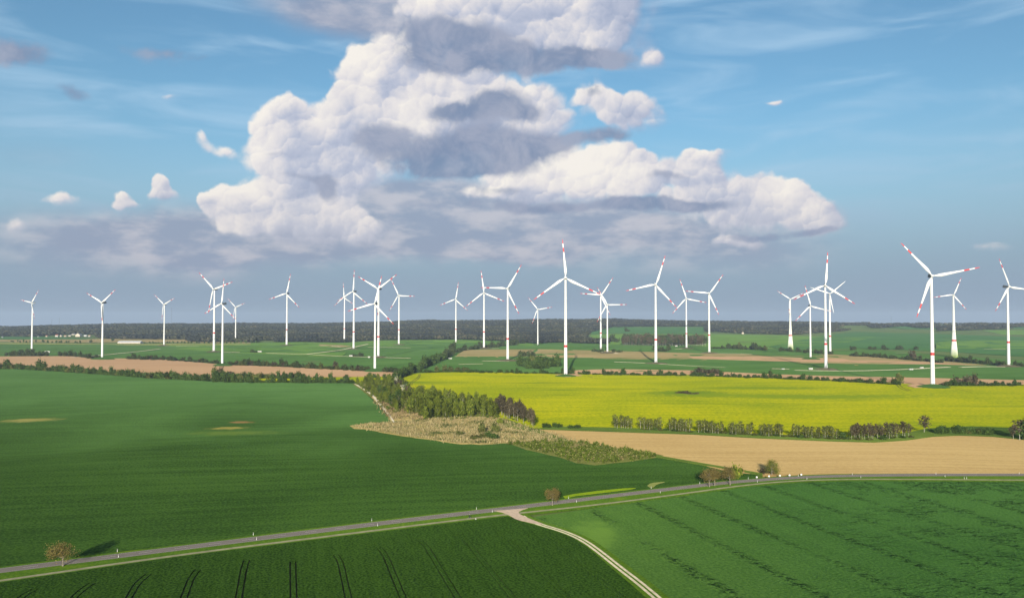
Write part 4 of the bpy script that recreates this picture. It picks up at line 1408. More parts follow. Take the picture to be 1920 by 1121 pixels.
for (u, v, h) in ((1912, 826, 36), (1926, 827, 40), (1900, 824, 24)):
    x, y, z = P3(u, v)
    place_tree(K_BROWN if h < 40 else K_DARK, x, y, h * y / FPX, 'dark tree at the right edge, between yellow field and bare field', 'dark trees at the right edge', wide=1.3, zoff=.6)
hedge([(1758, 815), (1800, 814)], 6, 11, 14, B_DARK, 'dark green bush on the rise of the bare field, right of the tallest row tree', 'bushes on the rise', zoff=.7, hvar=.25)
hedge([(1806, 814), (1862, 817)], 6, 10, 13, B_DARK + B_OLIVE[:1], 'green bush in the right bush row behind the bare field', 'right bush row', zoff=.7, hvar=.25)
hedge([(1018, 803), (1050, 803)], 8, 6, 11, B_DARK, 'low bush at the left corner of the bare field, nearer the brown trees', 'low corner bushes, left', zoff=.7)
hedge([(1066, 804), (1092, 804.5)], 8, 6, 11, B_DARK, 'low bush behind the left corner of the bare field', 'low corner bushes, right', zoff=.7)
hedge([(1580, 822), (1588, 822)], 6, 9, 14, B_DARK, 'dark shrub between the eighth and ninth tree groups', 'shrubs between the tree groups', zoff=.7)
hedge([(1200, 806.5), (1420, 818), (1560, 825), (1640, 827), (1700, 822)], 9, 4, 11, B_OLIVE + B_DARK[:2], 'low shrub under the slender tree row', 'low shrubs under the tree row', zoff=.7, jitter=6)

# small wood on the right with pale trunks: reads as one mass
def small_wood():
    Vl, Vt, Ft, n0 = [], [], [], 0
    for row, (dv, hm) in enumerate(((0, 1.0), (-1.3, 1.06), (-2.6, 1.12), (-3.6, 1.12))):
        for u in np.arange(1168 + row * 1.3, 1322, 3.2):
            v = float(np.interp(u, [1165, 1240, 1325], [646.5, 648, 648.5])) + dv
            x, y, z = P3(u + random.uniform(-1, 1), v)
            s_ = random.uniform(13, 16.5) * y / FPX * hm * .095
            a = random.uniform(0, 6.28)
            tm, cm = K_WOOD[int(rng.integers(0, len(K_WOOD)))]
            for me, leafy in ((tm, False), (cm, True)):
                n = len(me.vertices)
                co = np.empty(n * 3, np.float32)
                me.vertices.foreach_get('co', co)
                co = co.reshape(-1, 3) * s_
                co = np.stack([x + co[:, 0] * math.cos(a) - co[:, 1] * math.sin(a), y + co[:, 0] * math.sin(a) + co[:, 1] * math.cos(a), z + co[:, 2]], 1)
                if leafy:
                    Vl.append((co, cm.materials[0]))
                else:
                    Ft += [tuple(i + n0 for i in p.vertices) for p in me.polygons]
                    Vt.append(co)
                    n0 += n
    tr = mesh_obj('wood', [tuple(map(float, q)) for q in np.vstack(Vt)], Ft, M['bark_pale'])
    tag(tr, 'small far wood with pale trunks behind the large green strip', 'wood', None, 'stuff')
    for i, m in enumerate((M['leaf_far'], M['leaf_brown'])):
        q = [c for c, mm in Vl if mm == m]
        if q:
            o = bpy.data.objects.new('canopy', mesh_from_quads(np.vstack(q), m, 'canopy'))
            C.objects.link(o)
            o.parent = tr


small_wood()

# shrubs on and around the reeds
for (u, v, h, w, kinds) in ((905, 823, 4.5, 7, B_OLIVE), (916, 822, 5, 7, B_DARK), (928, 824, 4.2, 6, B_DARK), (890, 824, 4, 8, B_OLIVE), (905, 812, 8, 6, B_OLIVE), (928, 810, 8, 7, B_OLIVE), (937, 795, 5, 6, B_YOUNG), (862, 816, 4, 6, B_OLIVE)):
    x, y, z = P3(u, v)
    place_bush(kinds, x, y, w, h, 'shrub standing in the straw coloured reeds', 'shrubs in the reeds')

# roadside trees
def road_tree(seed, u, v, h, wide, mat, label, n=2600, lean=0.0, bark='bark', crown=(.40, 1.0), width=.36, limbs=12):
    x, y, z = P3(u, v)
    tm, cm = make_tree(seed, mat, crown=crown, width=width, n=n, size=.33, lumps=15, spread=.098, limbs=limbs, shape='dome', bark=bark, trunk_r=.028, lean=lean)
    place_tree([(tm, cm)], x, y, h, label, None, 'tree', 'roadside_tree', wide=wide, zoff=.5)


road_tree(301, 118, 1063, 40 * .181, 1.45, M['leaf_apple'], 'brownish roadside tree casting a long shadow across the road at lower left', lean=-.06)
road_tree(302, 1036, 949, 31 * .24, 1.2, M['leaf_apple'], 'brownish round tree by the road just right of the junction')
road_tree(303, 1330, 914, 32 * .27, 1.15, M['leaf_apple'], 'left tree of the budding trio on the road bend')
road_tree(304, 1340, 912, 32 * .27, 1.15, M['leaf_apple'], 'middle tree of the budding trio on the road bend', lean=.05)
road_tree(305, 1369, 910.5, 31 * .275, 1.3, M['leaf_apple'], 'right tree of the budding trio, leaning left over the road', lean=-.14)
road_tree(306, 1447, 891, 26 * .295, 1.45, M['leaf_bright'], 'round yellowish green tree before the bare field', crown=(.1, 1.0))
x, y, z = P3(1432, 888)
place_bush(B_BROWN, x, y, 5.5, 3.6, 'small brown bush left of the round yellowish tree', None)
x, y, z = P3(1383, 896)
place_bush(B_YOUNG, x, y, 5.8, 6.5, 'bright green bush behind the budding trio', None)
x, y, z = P3(1378, 893)
place_bush(B_YOUNG, x, y, 4.0, 7.5, 'taller bright green bush behind the budding trio', None)


# reeds and scrub, uncountable
def reeds(name, poly, n, h, w, mats, label, cat, thin=1.0):
    xy = unproject(dens(poly, 8))
    lo, hi = xy.min(0), xy.max(0)
    p = rng.uniform(lo, hi, (n * 4, 2))
    p = p[inside(xy, p)][:n]
    m = .5 + .5 * np.sin(p[:, 0] / 9.0 + np.sin(p[:, 1] / 13.0) * 2) * np.sin(p[:, 1] / 17.0 + 1)
    p = p[rng.random(len(p)) < .35 + .65 * m]
    p = p + rng.normal(0, 2.4, p.shape)
    k = len(p)
    a = rng.uniform(0, np.pi, k)
    dx = np.stack([np.cos(a), np.sin(a), np.zeros(k)], 1) * (w * rng.uniform(.5, 1.3, k))[:, None]
    base = np.stack([p[:, 0], p[:, 1], H(p[:, 0], p[:, 1]) + .35], 1)
    top = base + np.stack([rng.normal(0, .25, k), rng.normal(0, .25, k), h * rng.uniform(.55, 1.25, k)], 1)
    q = np.stack([base - dx, base + dx, top + dx * thin, top - dx * thin], 1).reshape(-1, 3)
    me = mesh_from_quads(q, mats, name)
    o = bpy.data.objects.new(name, me)
    C.objects.link(o)
    return tag(o, label, cat, None, 'stuff')


M['reed'] = leaf_mat('reed_straw', (.34, .27, .115), (.68, .55, .28), .2, extra=(.20, .23, .07), stand=(.04, .54, .64, (.17, .20, .06)))
M['scrub'] = leaf_mat('scrub_leaf', (.05, .085, .010), (.15, .19, .026), .2, extra=(.26, .24, .09), stand=(.05, .56, .64, (.30, .26, .10)))
M['dead'] = leaf_mat('dead_stalks', (.20, .13, .06), (.46, .35, .18), .2, extra=(.12, .13, .04))
RB = [(658, 799), (700, 794), (735, 792), (800, 787), (870, 783), (935, 784), (975, 796), (1008, 807), (1050, 818), (1090, 830), (1010, 836), (960, 832), (900, 833), (850, 831), (770, 819), (700, 808)]
reeds('reeds', RB, 15000, 1.35, .30, M['reed'], 'straw coloured reeds in the wet hollow beside the wheat', 'reeds', .5)
reeds('dead_stalks', [(705, 752), (732, 788), (800, 788), (790, 774), (760, 762), (735, 756)], 2200, 1.5, .3, M['dead'], 'brown dead stalks between pale path and young wood', 'stalks', .5)


def scrub(name, poly, n, label, cat, mat, hr=(1.2, 2.6)):
    qs = []
    for p in scatter(poly, n, 1.7):
        p = p + rng.normal(0, 2.0, 2)
        w = random.uniform(.8, 1.6)
        h = random.uniform(*hr)
        m = 46
        o = rng.normal(0, 1, (m, 3)) * np.array([w * .5, w * .5, h * .3]) + np.array([p[0], p[1], float(H(*p)) + .5 + h * .5])
        nrm = rng.normal(0, 1, (m, 3))
        nrm /= np.linalg.norm(nrm, axis=1)[:, None]
        a = np.cross(nrm, rng.normal(0, 1, (m, 3)))
        a /= np.linalg.norm(a, axis=1)[:, None]
        b = np.cross(nrm, a)
        s = rng.uniform(.25, .55, (m, 1))
        qs.append(np.stack([o - a * s, o + b * s, o + a * s, o - b * s], 1).reshape(-1, 3))
    me = mesh_from_quads(np.vstack(qs), mat, name)
    ob = bpy.data.objects.new(name, me)
    C.objects.link(ob)
    return tag(ob, label, cat, None, 'stuff')


scrub('scrub', [(955, 833), (1010, 831), (1100, 832), (1130, 839), (1180, 846), (1242, 856), (1200, 862), (1150, 869), (1115, 871), (1080, 866), (1050, 856), (1005, 846)], 430, 'knee-high green scrub on the slope below the reeds', 'scrub', M['scrub'])
scrub('undergrowth', [(672, 724), (720, 720), (760, 724), (790, 750), (925, 770), (1000, 801), (930, 787), (800, 790), (762, 772), (735, 776), (700, 744)], 420, 'green undergrowth beneath the young trees', 'undergrowth', M['scrub'], (1.0, 3.2))

# ------------------------------------------------------------------ wooded hills
FRONT = np.array([(-340, 633), (0, 631.5), (60, 631.5), (110, 627), (170, 626.5), (185, 635.5), (345, 637), (352, 641), (480, 642), (560, 641), (640, 642), (705, 637.5), (860, 637), (960, 640), (1000, 645), (1060, 642),
                  (1090, 644), (1140, 644.5), (1147, 640), (1149, 614.5), (1300, 613.5), (1303, 621), (1400, 625.5), (1500, 627), (1560, 622.5), (1640, 616), (1700, 612), (1760, 621), (1850, 618), (1920, 618), (2260, 618)], float)
HOLES = [[(1098, 636), (1106, 624), (1150, 613), (1322, 612), (1322, 640), (1150, 641)], [(640, 620), (668, 620), (668, 623), (640, 623)], [(575, 634), (600, 634), (600, 637.5), (575, 637.5)],
         [(480, 638.5), (512, 638.5), (512, 642), (480, 642)], [(1840, 618), (2260, 617.5), (2260, 630), (1880, 628)]]


def forest():
    """canopy of the distant woods: one crown mesh per tree, joined because nobody could count them"""
    us = np.linspace(-335, 2255, 700)
    vf = np.interp(us, FRONT[:, 0], FRONT[:, 1])
    fr = unproject(np.stack([us, vf], 1))
    rf = np.hypot(fr[:, 0], fr[:, 1])
    P = []
    r = 2900.0
    while r < 7350:
        st = .0040 * r * (1.0 if r < 6000 else 1.25)
        a0 = math.atan((-335 - 960) / FPX)
        a1 = math.atan((2255 - 960) / FPX)
        n = int((a1 - a0) * r / st)
        az = np.linspace(a0, a1, n) + rng.uniform(-.5, .5, n) * (a1 - a0) / n
        rr = r + rng.uniform(-.5, .5, n) * st
        P.append(np.stack([rr * np.sin(az), rr * np.cos(az)], 1))
        r += st
    P = np.vstack(P)
    u = 960 + FPX * P[:, 0] / P[:, 1]
    rad_ = np.hypot(P[:, 0], P[:, 1])
    keep = rad_ > np.interp(u, us, rf)
    z = H(P[:, 0], P[:, 1])
    v = EYE - FPX * (z - CAMZ) / P[:, 1]
    uv = np.stack([u, v], 1)
    for h in HOLES:
        keep &= ~inside(h, uv)
    # patchwork of fields and copses on the far right
    pat = np.sin(P[:, 0] / 130.0 + 1.0) + np.sin(P[:, 1] / 120.0 + P[:, 0] / 500.0) + .6 * np.sin(P[:, 0] / 90.0 - P[:, 1] / 130.0)
    keep &= ~((u > 1570) & (pat < -.25))
    keep &= ~((u > 1540) & (rad_ > 6700) & (pat < .9))
    P, z, rad_, u = P[keep], z[keep], rad_[keep], u[keep]
    n = len(P)
    m = 6
    ang = np.arange(m) * 2 * np.pi / m
    levels = ((0.30, .55), (.62, 1.0), (.88, .72))
    wid = rad_ * .0040 * rng.uniform(.40, .72, n)
    sizev = .75 + .25 * np.sin(P[:, 0] / 160.0) * np.sin(P[:, 1] / 110.0)
    hei = rng.uniform(13, 22, n) * sizev * np.where(u < 350, 1.0, 1.0)
    V = np.zeros((n, m * 3 + 1, 3))
    for li, (zz, rr) in enumerate(levels):
        j = rng.uniform(.65, 1.25, (n, m))
        V[:, li * m:(li + 1) * m, 0] = P[:, 0:1] + wid[:, None] * rr * j * np.cos(ang + li * .5)
        V[:, li * m:(li + 1) * m, 1] = P[:, 1:2] + wid[:, None] * rr * j * np.sin(ang + li * .5)
        V[:, li * m:(li + 1) * m, 2] = z[:, None] + hei[:, None] * (zz + rng.uniform(-.07, .07, (n, m)))
    V[:, -1, 0] = P[:, 0] + wid * rng.uniform(-.3, .3, n)
    V[:, -1, 1] = P[:, 1]
    V[:, -1, 2] = z + hei
    tri = []
    for li in range(2):
        for k in range(m):
            a, b = li * m + k, li * m + (k + 1) % m
            tri += [(a, b, b + m), (a, b + m, a + m)]
    for k in range(m):
        tri.append((2 * m + k, 2 * m + (k + 1) % m, 3 * m))
    tri = np.array(tri)
    F = (tri[None] + (np.arange(n) * (m * 3 + 1))[:, None, None]).reshape(-1, 3)
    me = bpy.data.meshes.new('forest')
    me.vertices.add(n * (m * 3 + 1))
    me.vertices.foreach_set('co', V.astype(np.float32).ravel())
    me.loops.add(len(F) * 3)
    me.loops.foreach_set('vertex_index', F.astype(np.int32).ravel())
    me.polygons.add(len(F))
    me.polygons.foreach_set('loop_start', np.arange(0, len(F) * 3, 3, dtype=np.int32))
    me.materials.append(leaf_mat('forest_leaf', (.024, .029, .018), (.062, .064, .034), .1, extra=(.090, .082, .050), stand=(.0042, .44, .58, (.030, .034, .030))))  # leafless spring tones, with cloud shade put into the dark colours
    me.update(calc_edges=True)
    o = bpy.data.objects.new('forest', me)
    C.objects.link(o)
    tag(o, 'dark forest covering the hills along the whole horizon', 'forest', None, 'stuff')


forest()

# ------------------------------------------------------------------ village, sheds, masts
M['wall_white'] = plain('white_render', (.56, .545, .50), .8, .05, .2)
M['wall_cream'] = plain('cream_render', (.60, .53, .42), .8, .05, .2)
M['roof_red'] = plain('tiled_roof', (.30, .13, .085), .8, .15, .5)
M['roof_grey'] = plain('grey_roof', (.28, .28, .28), .7, .1, .5)
M['roof_white'] = plain('bright_sheet_roof', (.60, .60, .585), .5, .04, .1)
M['window'] = plain('dark_pane', (.03, .035, .04), .2)


def house(u, v, wpx, hpx, depth, wall, roof, label, rz=0.0, gable_front=False, cat='house', name='house', group=None, roofshare=.45):
    x, y, z = P3(u, v)
    k = y / FPX
    w, h = wpx * k, hpx * k
    root = empty(name, (x, y, z - .6), rz, label, cat, group)
    eave = h * (1 - roofshare) + .6
    ridge = h + .6
    hw, hd = w / 2, depth / 2
    if gable_front:
        vv = [(-hw, -hd, 0), (hw, -hd, 0), (hw, -hd, eave), (0, -hd, ridge - .25), (-hw, -hd, eave), (-hw, hd, 0), (hw, hd, 0), (hw, hd, eave), (0, hd, ridge - .25), (-hw, hd, eave)]
        ff = [(0, 1, 2, 3, 4), (9, 8, 7, 6, 5), (1, 6, 7, 2), (5, 0, 4, 9)]
        rv = [(-hw - .5, -hd - .6, eave - .3), (0, -hd - .6, ridge), (hw + .5, -hd - .6, eave - .3), (-hw - .5, hd + .6, eave - .3), (0, hd + .6, ridge), (hw + .5, hd + .6, eave - .3)]
    else:
        vv = [(-hw, -hd, 0), (-hw, hd, 0), (-hw, hd, eave), (-hw, 0, ridge - .25), (-hw, -hd, eave), (hw, -hd, 0), (hw, hd, 0), (hw, hd, eave), (hw, 0, ridge - .25), (hw, -hd, eave)]
        ff = [(4, 3, 2, 1, 0), (5, 6, 7, 8, 9), (0, 5, 9, 4), (6, 1, 2, 7)]
        rv = [(-hw - .5, -hd - .6, eave - .3), (-hw - .5, 0, ridge), (-hw - .5, hd + .6, eave - .3), (hw + .5, -hd - .6, eave - .3), (hw + .5, 0, ridge), (hw + .5, hd + .6, eave - .3)]
    mesh_obj('wall', vv, ff, wall, root)
    up = [(a, b, c + .22) for a, b, c in rv]
    rf = [(0, 1, 4, 3), (1, 2, 5, 4)]
    rf2 = [tuple(reversed([q + 6 for q in f])) for f in rf]
    edge = [(0, 3, 9, 6), (2, 8, 11, 5), (0, 6, 7, 1), (1, 7, 8, 2), (3, 4, 10, 9), (4, 5, 11, 10)]
    mesh_obj('roof', rv + up, rf + rf2 + edge, roof, root)
    n = max(2, int(w / 5))
    for i in range(n):
        cx = -hw + w * (i + .5) / n
        wv, wf = box(cx - .6, cx + .6, -hd - .05, -hd + .05, eave * .35, eave * .35 + min(1.6, eave * .4))
        mesh_obj('window', wv, wf, M['window'], root)
    return root


for (u, v, w, h, d, wl, rf, lab, gf) in (
        (107, 631, 5, 4, 10, 'wall_white', 'roof_red', 'white house third from the left in the far village', False),
        (88, 631.2, 3.4, 2.6, 9, 'wall_cream', 'roof_red', 'small cream house at the left end of the far village', False),
        (115, 630.8, 3, 3, 9, 'wall_cream', 'roof_grey', 'narrow cream house right of the white village house', True),
        (123, 630.8, 4, 2.4, 9, 'wall_cream', 'roof_red', 'low cream house in the middle of the far village', False),
        (131, 630.6, 4.5, 2.6, 9, 'wall_cream', 'roof_grey', 'low grey roofed house left of the big village barn', False),
        (148, 630.8, 8.6, 6, 22, 'wall_cream', 'roof_grey', 'big pale barn with its gable towards us, tallest in the village', True),
        (160, 630.6, 6, 2.6, 10, 'wall_white', 'roof_white', 'long white building right of the big village barn', False),
        (168, 630.8, 4, 2.6, 9, 'wall_white', 'roof_red', 'white house at the right end of the far village', False),
        (138, 627.5, 6, 2, 10, 'wall_cream', 'roof_grey', 'long low building behind the big village barn', False),
        (72, 631.6, 1.8, 1.6, 8, 'wall_white', 'roof_grey', 'tiny white house apart, left of the village', False),
        (5, 632.5, 2.2, 1.8, 8, 'wall_white', 'roof_grey', 'tiny white house at the far left edge', False),
        (1392.5, 625.8, 4, 3.4, 10, 'wall_cream', 'roof_red', 'lone pale house at the forest edge right of the small wood', True),
        (333, 634, 4, 4, 10, 'wall_cream', 'roof_red', 'red roofed farmhouse among trees right of the lattice mast', False),
        (324, 634.2, 3, 3.2, 10, 'wall_cream', 'roof_red', 'smaller red roofed farmhouse among trees, left of its neighbour', False)):
    house(u, v, w, h, d, M[wl], M[rf], lab, 0, gf)
house(244.5, 643.4, 43, 4.2, 22, M['wall_cream'], M['roof_white'], 'very long white roofed shed beyond the left fields', rad(-2), False, 'shed', 'long_shed', roofshare=.55)
for (u, v, w, h, lab) in ((1573, 604.6, 9, 2.6, 'bright white hall on the horizon, left of its longer neighbour'), (1594, 604.8, 19, 3.0, 'long bright white hall on the horizon behind the turbine cluster'), (1634, 607.5, 7, 2, 'small pale hall on the horizon right of the long one'),
                          (1763, 607.2, 7, 2, 'small white hall on the horizon beside the nearest turbine tower'), (1847, 606.8, 9, 2.2, 'white hall on the horizon left of the rightmost turbine'), (1836, 606.2, 4, 1.8, 'tiny white hall left of the pair on the right horizon'),
                          (1900, 608, 6, 2.4, 'white hall on the horizon right of the rightmost turbine')):
    house(u, v + .6, w, h, 40, M['wall_white'], M['roof_white'], lab, 0, False, 'hall', 'industrial_hall', roofshare=.3)


def cabin(u, v, wpx, hpx, label):
    x, y, z = P3(u, v)
    k = y / FPX
    w, h = wpx * k, hpx * k
    root = empty('cabin', (x, y, z + .1), 0, label, 'cabin')
    a, b = box(-w / 2, w / 2, -1.5, 1.5, 0, h)
    mesh_obj('wall', a, b, M['wall_white'], root)
    a, b = box(-w / 2 - .15, w / 2 + .15, -1.65, 1.65, h, h + .22)
    mesh_obj('roof', a, b, M['roof_white'], root)
    a, b = box(-.5, .5, -1.56, -1.4, .15, min(2.1, h * .85))
    mesh_obj('door', a, b, M['roof_grey'], root)


for c in ((1520, 692.5, 7, 2.6, 'white cabin left of the large turbine in the right green strip'), (1468, 692.5, 5, 1.4, 'low white cabin on gravel, farther left of the large right turbine'), (692, 670.5, 4, 2.2, 'small white cabin close to the paired turbines'),
          (658, 668, 6, 2, 'white cabin left of the low bushes on the gravel track'), (844, 673, 7, 1.8, 'low white cabin in the green strip right of the slanting hedge'), (487, 660, 7, 2, 'white cabin on the gravel pad left of the lone turbine'),
          (1708, 693.3, 7, 2, 'low white cabin just left of the nearest turbine tower'), (1728, 690.3, 6, 2, 'white roofed cabin among bushes behind the nearest turbine'), (89, 661, 9, 2.8, 'low white building beside the leftmost turbine'),
          (1268, 649.5, 4, 1.6, 'small white cabin in front of the small wood'), (820, 672.5, 7, 1.6, 'low white cabin at the slanting hedge')):
    cabin(*c)


def mast(u, v, hpx, label, arms=0):
    x, y, z = P3(u, v)
    h = hpx * y / FPX
    root = empty('mast', (x, y, z), 0, label, 'mast')
    parts = []
    w = max(.9, h * .016)
    for sx, sy in ((-1, -1), (1, -1), (1, 1), (-1, 1)):
        parts.append(tube([(sx * w, sy * w, 0), (sx * w * .45, sy * w * .45, h)], [.22, .16], 4))
    nb = 14
    for i in range(nb):
        a, b = h * i / nb, h * (i + 1) / nb
        wa, wb = w * (1 - .55 * i / nb), w * (1 - .55 * (i + 1) / nb)
        parts.append(tube([(-wa, -wa, a), (wb, -wb, b)], [.1, .1], 4))
        parts.append(tube([(wa, wa, a), (-wb, wb, b)], [.1, .1], 4))
    v_, f_ = merge(*parts)
    mesh_obj('lattice', v_, f_, M['shade_grey'], root)
    if arms:
        v_, f_ = merge(*[box(-w * 1.6, w * 1.6, -w * 1.6, w * 1.6, h * t, h * t + 2.0) for t in (.80, .92)])
        mesh_obj('platform', v_, f_, M['shade_grey'], root)


mast(321.5, 607, 33, 'thin lattice mast right of the small turbine by the long shed', 2)
mast(1671, 605, 15, 'thin mast on the right horizon between the turbine cluster and the nearest turbine', 0)
mast(97, 610, 14, 'left of two faint thin masts on the left horizon', 0)
mast(111, 610, 15, 'right of two faint thin masts on the left horizon', 0)

# ------------------------------------------------------------------ road furniture
M['post_white'] = plain('post_plastic', (.82, .82, .78), .5)
M['post_black'] = plain('post_black', (.02, .02, .02), .5)


def post_meshes():
    prof = [(-.06, -.05), (.06, -.05), (.06, .05), (0, .075), (-.06, .05)]
    v, f = loft([[(a, b, 0) for a, b in prof], [(a * .92, b * .92, .98) for a, b in prof], [(a * .6, b * .6, 1.05) for a, b in prof]])
    s = raw_mesh('shaft', v, f, M['post_white'])
    v, f = loft([[(a * 1.05, b * 1.05, .72 + a * .6) for a, b in prof], [(a * 1.03, b * 1.03, .90 + a * .6) for a, b in prof]])
    return s, raw_mesh('black_band', v, f, M['post_black'])


POST = post_meshes()
for i, (u, v, lab) in enumerate((
        (220, 1036.5, 'far of the two leftmost roadside marker posts'), (222, 1047.5, 'near of the two leftmost roadside marker posts'), (475, 1005, 'far post of the second pair from the left'), (481, 1014.5, 'near post of the second pair from the left'),
        (697, 978.5, 'far post of the pair left of the cyclist'), (708, 988, 'near post of the pair left of the cyclist'), (893.5, 956.5, 'far marker post left of the junction'), (923, 962, 'near marker post at the left corner of the junction'),
        (1066, 936.5, 'far marker post right of the round tree at the junction'), (1081, 943, 'near marker post right of the junction tree'), (1221, 917.5, 'far marker post at the pale turning patch'), (1238, 925.5, 'near marker post right of the turning patch'),
        (1312, 908.5, 'marker post left of the budding trio'), (1403, 899.5, 'far marker post right of the budding trio'), (1420, 905.5, 'near marker post right of the budding trio'), (1497, 894.5, 'far marker post at the right end of the white boards'),
        (1513, 900, 'near marker post below the last white board'), (1598, 892, 'far marker post on the straight right road'), (1614, 897, 'near marker post on the straight right road'), (1755, 891, 'far marker post of the pair before the right edge'),
        (1772, 895.5, 'near marker post of the pair before the right edge'), (1911, 890.5, 'rightmost far marker post'), (1808, 899, 'left of two short posts by the cycle path at right'), (1812.5, 899, 'right of two short posts by the cycle path at right'))):
    x, y, z = P3(u, v)
    o = empty('marker_post', (x, y, z + .45), random.uniform(-.1, .1), lab, 'marker post', 'roadside marker posts')
    for nm, me in zip(('shaft', 'black_band'), POST):
        c = bpy.data.objects.new(nm, me)
        C.objects.link(c)
        c.parent = o
    o.scale = (1.15, 1.15, 1.05)


def board_meshes():
    n = 20
    o_ = [(.55 * math.copysign(abs(math.cos(a)) ** .6, math.cos(a)), .50 * math.copysign(abs(math.sin(a)) ** .6, math.sin(a))) for a in np.linspace(0, 2 * math.pi, n, endpoint=False)]
    v, f = loft([[(a, -.03, b + .95) for a, b in o_], [(a, .03, b + .95) for a, b in o_]])
    face = raw_mesh('board_face', v, f, M['post_white'])
    v, f = loft([[(a * 1.04, .035, b * 1.04 + .95) for a, b in o_], [(a * 1.04, .07, b * 1.04 + .95) for a, b in o_]])
    back = raw_mesh('backing', v, f, M['shade_grey'])
    v, f = merge(tube([(-.3, .1, -.4), (-.3, .1, 1.3)], [.04, .04], 6), tube([(.3, .1, -.4), (.3, .1, 1.3)], [.04, .04], 6))
    return face, back, raw_mesh('leg', v, f, M['steel'])


BOARD = board_meshes()
for u, v, lab in ((1419, 898.2, 'first white rounded board from the left on the outside of the bend'), (1442, 896.3, 'second white rounded board, under the round yellowish tree'), (1462.5, 895.2, 'third and middle white rounded board on the bend'),
                  (1480.5, 894.5, 'fourth white rounded board on the bend'), (1502.5, 893.3, 'last white rounded board, beside a marker post')):
    x, y, z = P3(u, v)
    o = empty('bend_board', (x, y, z + .4), rad(-12), lab, 'bend board', 'white boards round the bend')
    o.scale = (.8, .8, .8)
    for nm, me in zip(('board_face', 'backing', 'leg'), BOARD):
        c = bpy.data.objects.new(nm, me)
        C.objects.link(c)
        c.parent = o

# ------------------------------------------------------------------ cyclist
M['cloth_dark'] = plain('dark_clothes', (.025, .027, .032), .8)
M['skin'] = plain('skin', (.48, .30, .22), .6)
M['helmet'] = plain('pale_helmet', (.55, .55, .52), .4)
M['tyre'] = plain('tyre_rubber', (.02, .02, .02), .7)
M['frame'] = plain('bicycle_frame', (.06, .06, .07), .4)


def skinned(name, verts, edges, radii, mat, parent, root=0, sub=1):
    me = bpy.data.meshes.new(name)
    me.from_pydata(verts, edges, [])
    o = bpy.data.objects.new(name, me)
    C.objects.link(o)
    md = o.modifiers.new('Skin', 'SKIN')
    for i, r in enumerate(radii):
        me.skin_vertices[0].data[i].radius = (r, r)
        me.skin_vertices[0].data[i].use_root = (i == root)
    md.use_smooth_shade = True
    s_ = o.modifiers.new('Sub', 'SUBSURF')
    s_.levels = sub
    s_.render_levels = sub
    me.materials.append(mat)
    o.parent = parent
    return o


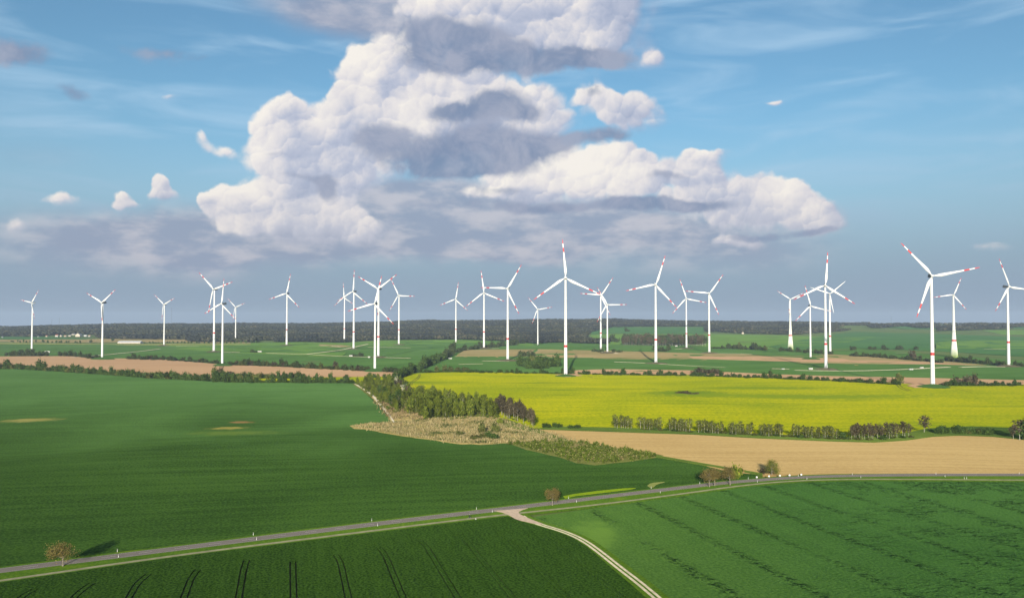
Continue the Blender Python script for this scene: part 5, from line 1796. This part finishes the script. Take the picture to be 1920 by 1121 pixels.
def cyclist(u, v):
    x, y, z = P3(u, v)
    t = along(pxy, 0, 1)[1]
    i = int(np.argmin(np.hypot(pxy[:, 0] - x, pxy[:, 1] - y)))
    d = pxy[min(i + 1, len(pxy) - 1)] - pxy[max(i - 1, 0)]
    rz = math.atan2(d[1], d[0])
    x, y = float(pxy[i][0]), float(pxy[i][1])
    zb = float(H(x, y)) + .575
    bike = empty('bicycle', (x, y, zb), rz, 'dark bicycle ridden along the cycle path left of the junction', 'bicycle')
    for cx, nm in ((-.52, 'wheel'), (.52, 'wheel')):
        ring = []
        n, m = 22, 6
        v_, f_ = [], []
        for a in range(n):
            A = 2 * math.pi * a / n
            for b in range(m):
                B = 2 * math.pi * b / m
                rr = .325 + .022 * math.cos(B)
                v_.append((cx + rr * math.cos(A), .022 * math.sin(B), .347 + rr * math.sin(A)))
        for a in range(n):
            for b in range(m):
                f_.append((a * m + b, a * m + (b + 1) % m, ((a + 1) % n) * m + (b + 1) % m, ((a + 1) % n) * m + b))
        wo = mesh_obj('wheel', v_, f_, M['tyre'], bike)
        sp = [tube([(cx, 0, .347), (cx + .32 * math.cos(k * .785), 0, .347 + .32 * math.sin(k * .785))], [.006, .006], 3) for k in range(8)]
        v_, f_ = merge(*sp)
        mesh_obj('spokes', v_, f_, M['steel'], wo)
    J = dict(bb=(-.05, 0, .30), seat=(-.20, 0, .86), head=(.36, 0, .86), rear=(-.52, 0, .347), frontw=(.52, 0, .347), bar=(.33, 0, 1.02))
    v_, f_ = merge(*[tube([J[a], J[b]], [.02, .02], 6) for a, b in (('bb', 'seat'), ('bb', 'head'), ('seat', 'head'), ('bb', 'rear'), ('seat', 'rear'), ('head', 'frontw'), ('head', 'bar'))])
    mesh_obj('frame', v_, f_, M['frame'], bike)
    v_, f_ = tube([(.33, -.27, 1.04), (.36, 0, 1.03), (.33, .27, 1.04)], [.016, .016, .016], 6)
    mesh_obj('handlebar', v_, f_, M['frame'], bike)
    v_, f_ = loft([[(-.34, -.08, .90), (-.34, .08, .90), (-.08, .03, .91), (-.08, -.03, .91)], [(-.34, -.08, .95), (-.34, .08, .95), (-.08, .03, .94), (-.08, -.03, .94)]])
    mesh_obj('saddle', v_, f_, M['tyre'], bike)
    per = empty('person', (x, y, zb), rz, 'person in dark clothes riding a bicycle on the cycle path', 'person')
    vs = [(-.20, 0, 1.02), (-.12, 0, 1.24), (.02, 0, 1.46), (.06, 0, 1.56),
          (-.14, -.10, .98), (.14, -.11, .80), (.02, -.10, .40), (.02, -.10, .30), (.16, -.10, .27),
          (-.14, .10, .98), (.20, .11, .98), (.06, .10, .62), (.04, .10, .50), (.18, .10, .47),
          (.02, -.19, 1.42), (.16, -.24, 1.22), (.33, -.24, 1.07), (.02, .19, 1.42), (.16, .24, 1.22), (.33, .24, 1.07)]
    es = [(0, 1), (1, 2), (2, 3), (0, 4), (4, 5), (5, 6), (6, 7), (7, 8), (0, 9), (9, 10), (10, 11), (11, 12), (12, 13), (2, 14), (14, 15), (15, 16), (2, 17), (17, 18), (18, 19)]
    rr = [.14, .145, .15, .06, .10, .07, .05, .045, .04, .10, .07, .05, .045, .04, .065, .048, .038, .065, .048, .038]
    skinned('body', vs, es, rr, M['cloth_dark'], per, 0, 2)
    # head with face, and helmet
    hv, hf = [], []
    n, m = 12, 9
    for a in range(m + 1):
        th = math.pi * a / m
        for b in range(n):
            ph = 2 * math.pi * b / n
            r = (.088 * (1 + .10 * (math.cos(ph) > .9) * (abs(th - 1.7) < .3)), .075, .115)
            hv.append((.10 + r[0] * math.sin(th) * math.cos(ph), r[1] * math.sin(th) * math.sin(ph), 1.69 + r[2] * math.cos(th)))
    for a in range(m):
        for b in range(n):
            hf.append((a * n + b, (a + 1) * n + b, (a + 1) * n + (b + 1) % n, a * n + (b + 1) % n))
    mesh_obj('head', hv, hf, M['skin'], per, smooth_shade=True)
    hv2 = [((a - .10) * 1.17 + .09, b * 1.2, (c - 1.69) * 1.15 + 1.70) for a, b, c in hv[:n * 5]]
    hf2 = [(a * n + b, (a + 1) * n + b, (a + 1) * n + (b + 1) % n, a * n + (b + 1) % n) for a in range(4) for b in range(n)]
    mesh_obj('helmet', hv2, hf2, M['helmet'], per, smooth_shade=True)


cyclist(881, 974.5)
x, y, z = P3(892, 975.3)
v_, f_ = loft([circ(.26, 0, 10), circ(.27, .35, 10), circ(.2, .52, 10), circ(.06, .58, 10)])
o = mesh_obj('marker_stone', v_, f_, M['wall_white'])
o.location = (x, y, z + .45)
tag(o, 'small white stone at the edge of the cycle path, ahead of the cyclist', 'stone')

# ------------------------------------------------------------------ air
def haze():
    v, f = box(-17500, 17500, -17500, 17500, -175, 262)
    m = bpy.data.materials.new('haze')
    m.use_nodes = True
    q = NT(m.node_tree)
    q.n.clear()
    out = q.n.new('ShaderNodeOutputMaterial')
    pv = q.new('ShaderNodeVolumePrincipled', {'Color': (.68, .82, 1.0), 'Density': 5.2e-5, 'Anisotropy': 0.0})
    q.l.new(pv.outputs[0], out.inputs['Volume'])
    o = mesh_obj('haze', v, f, m)
    o.visible_shadow = True
    tag(o, 'thin blue haze over the whole plain', 'haze', None, 'stuff')


haze()
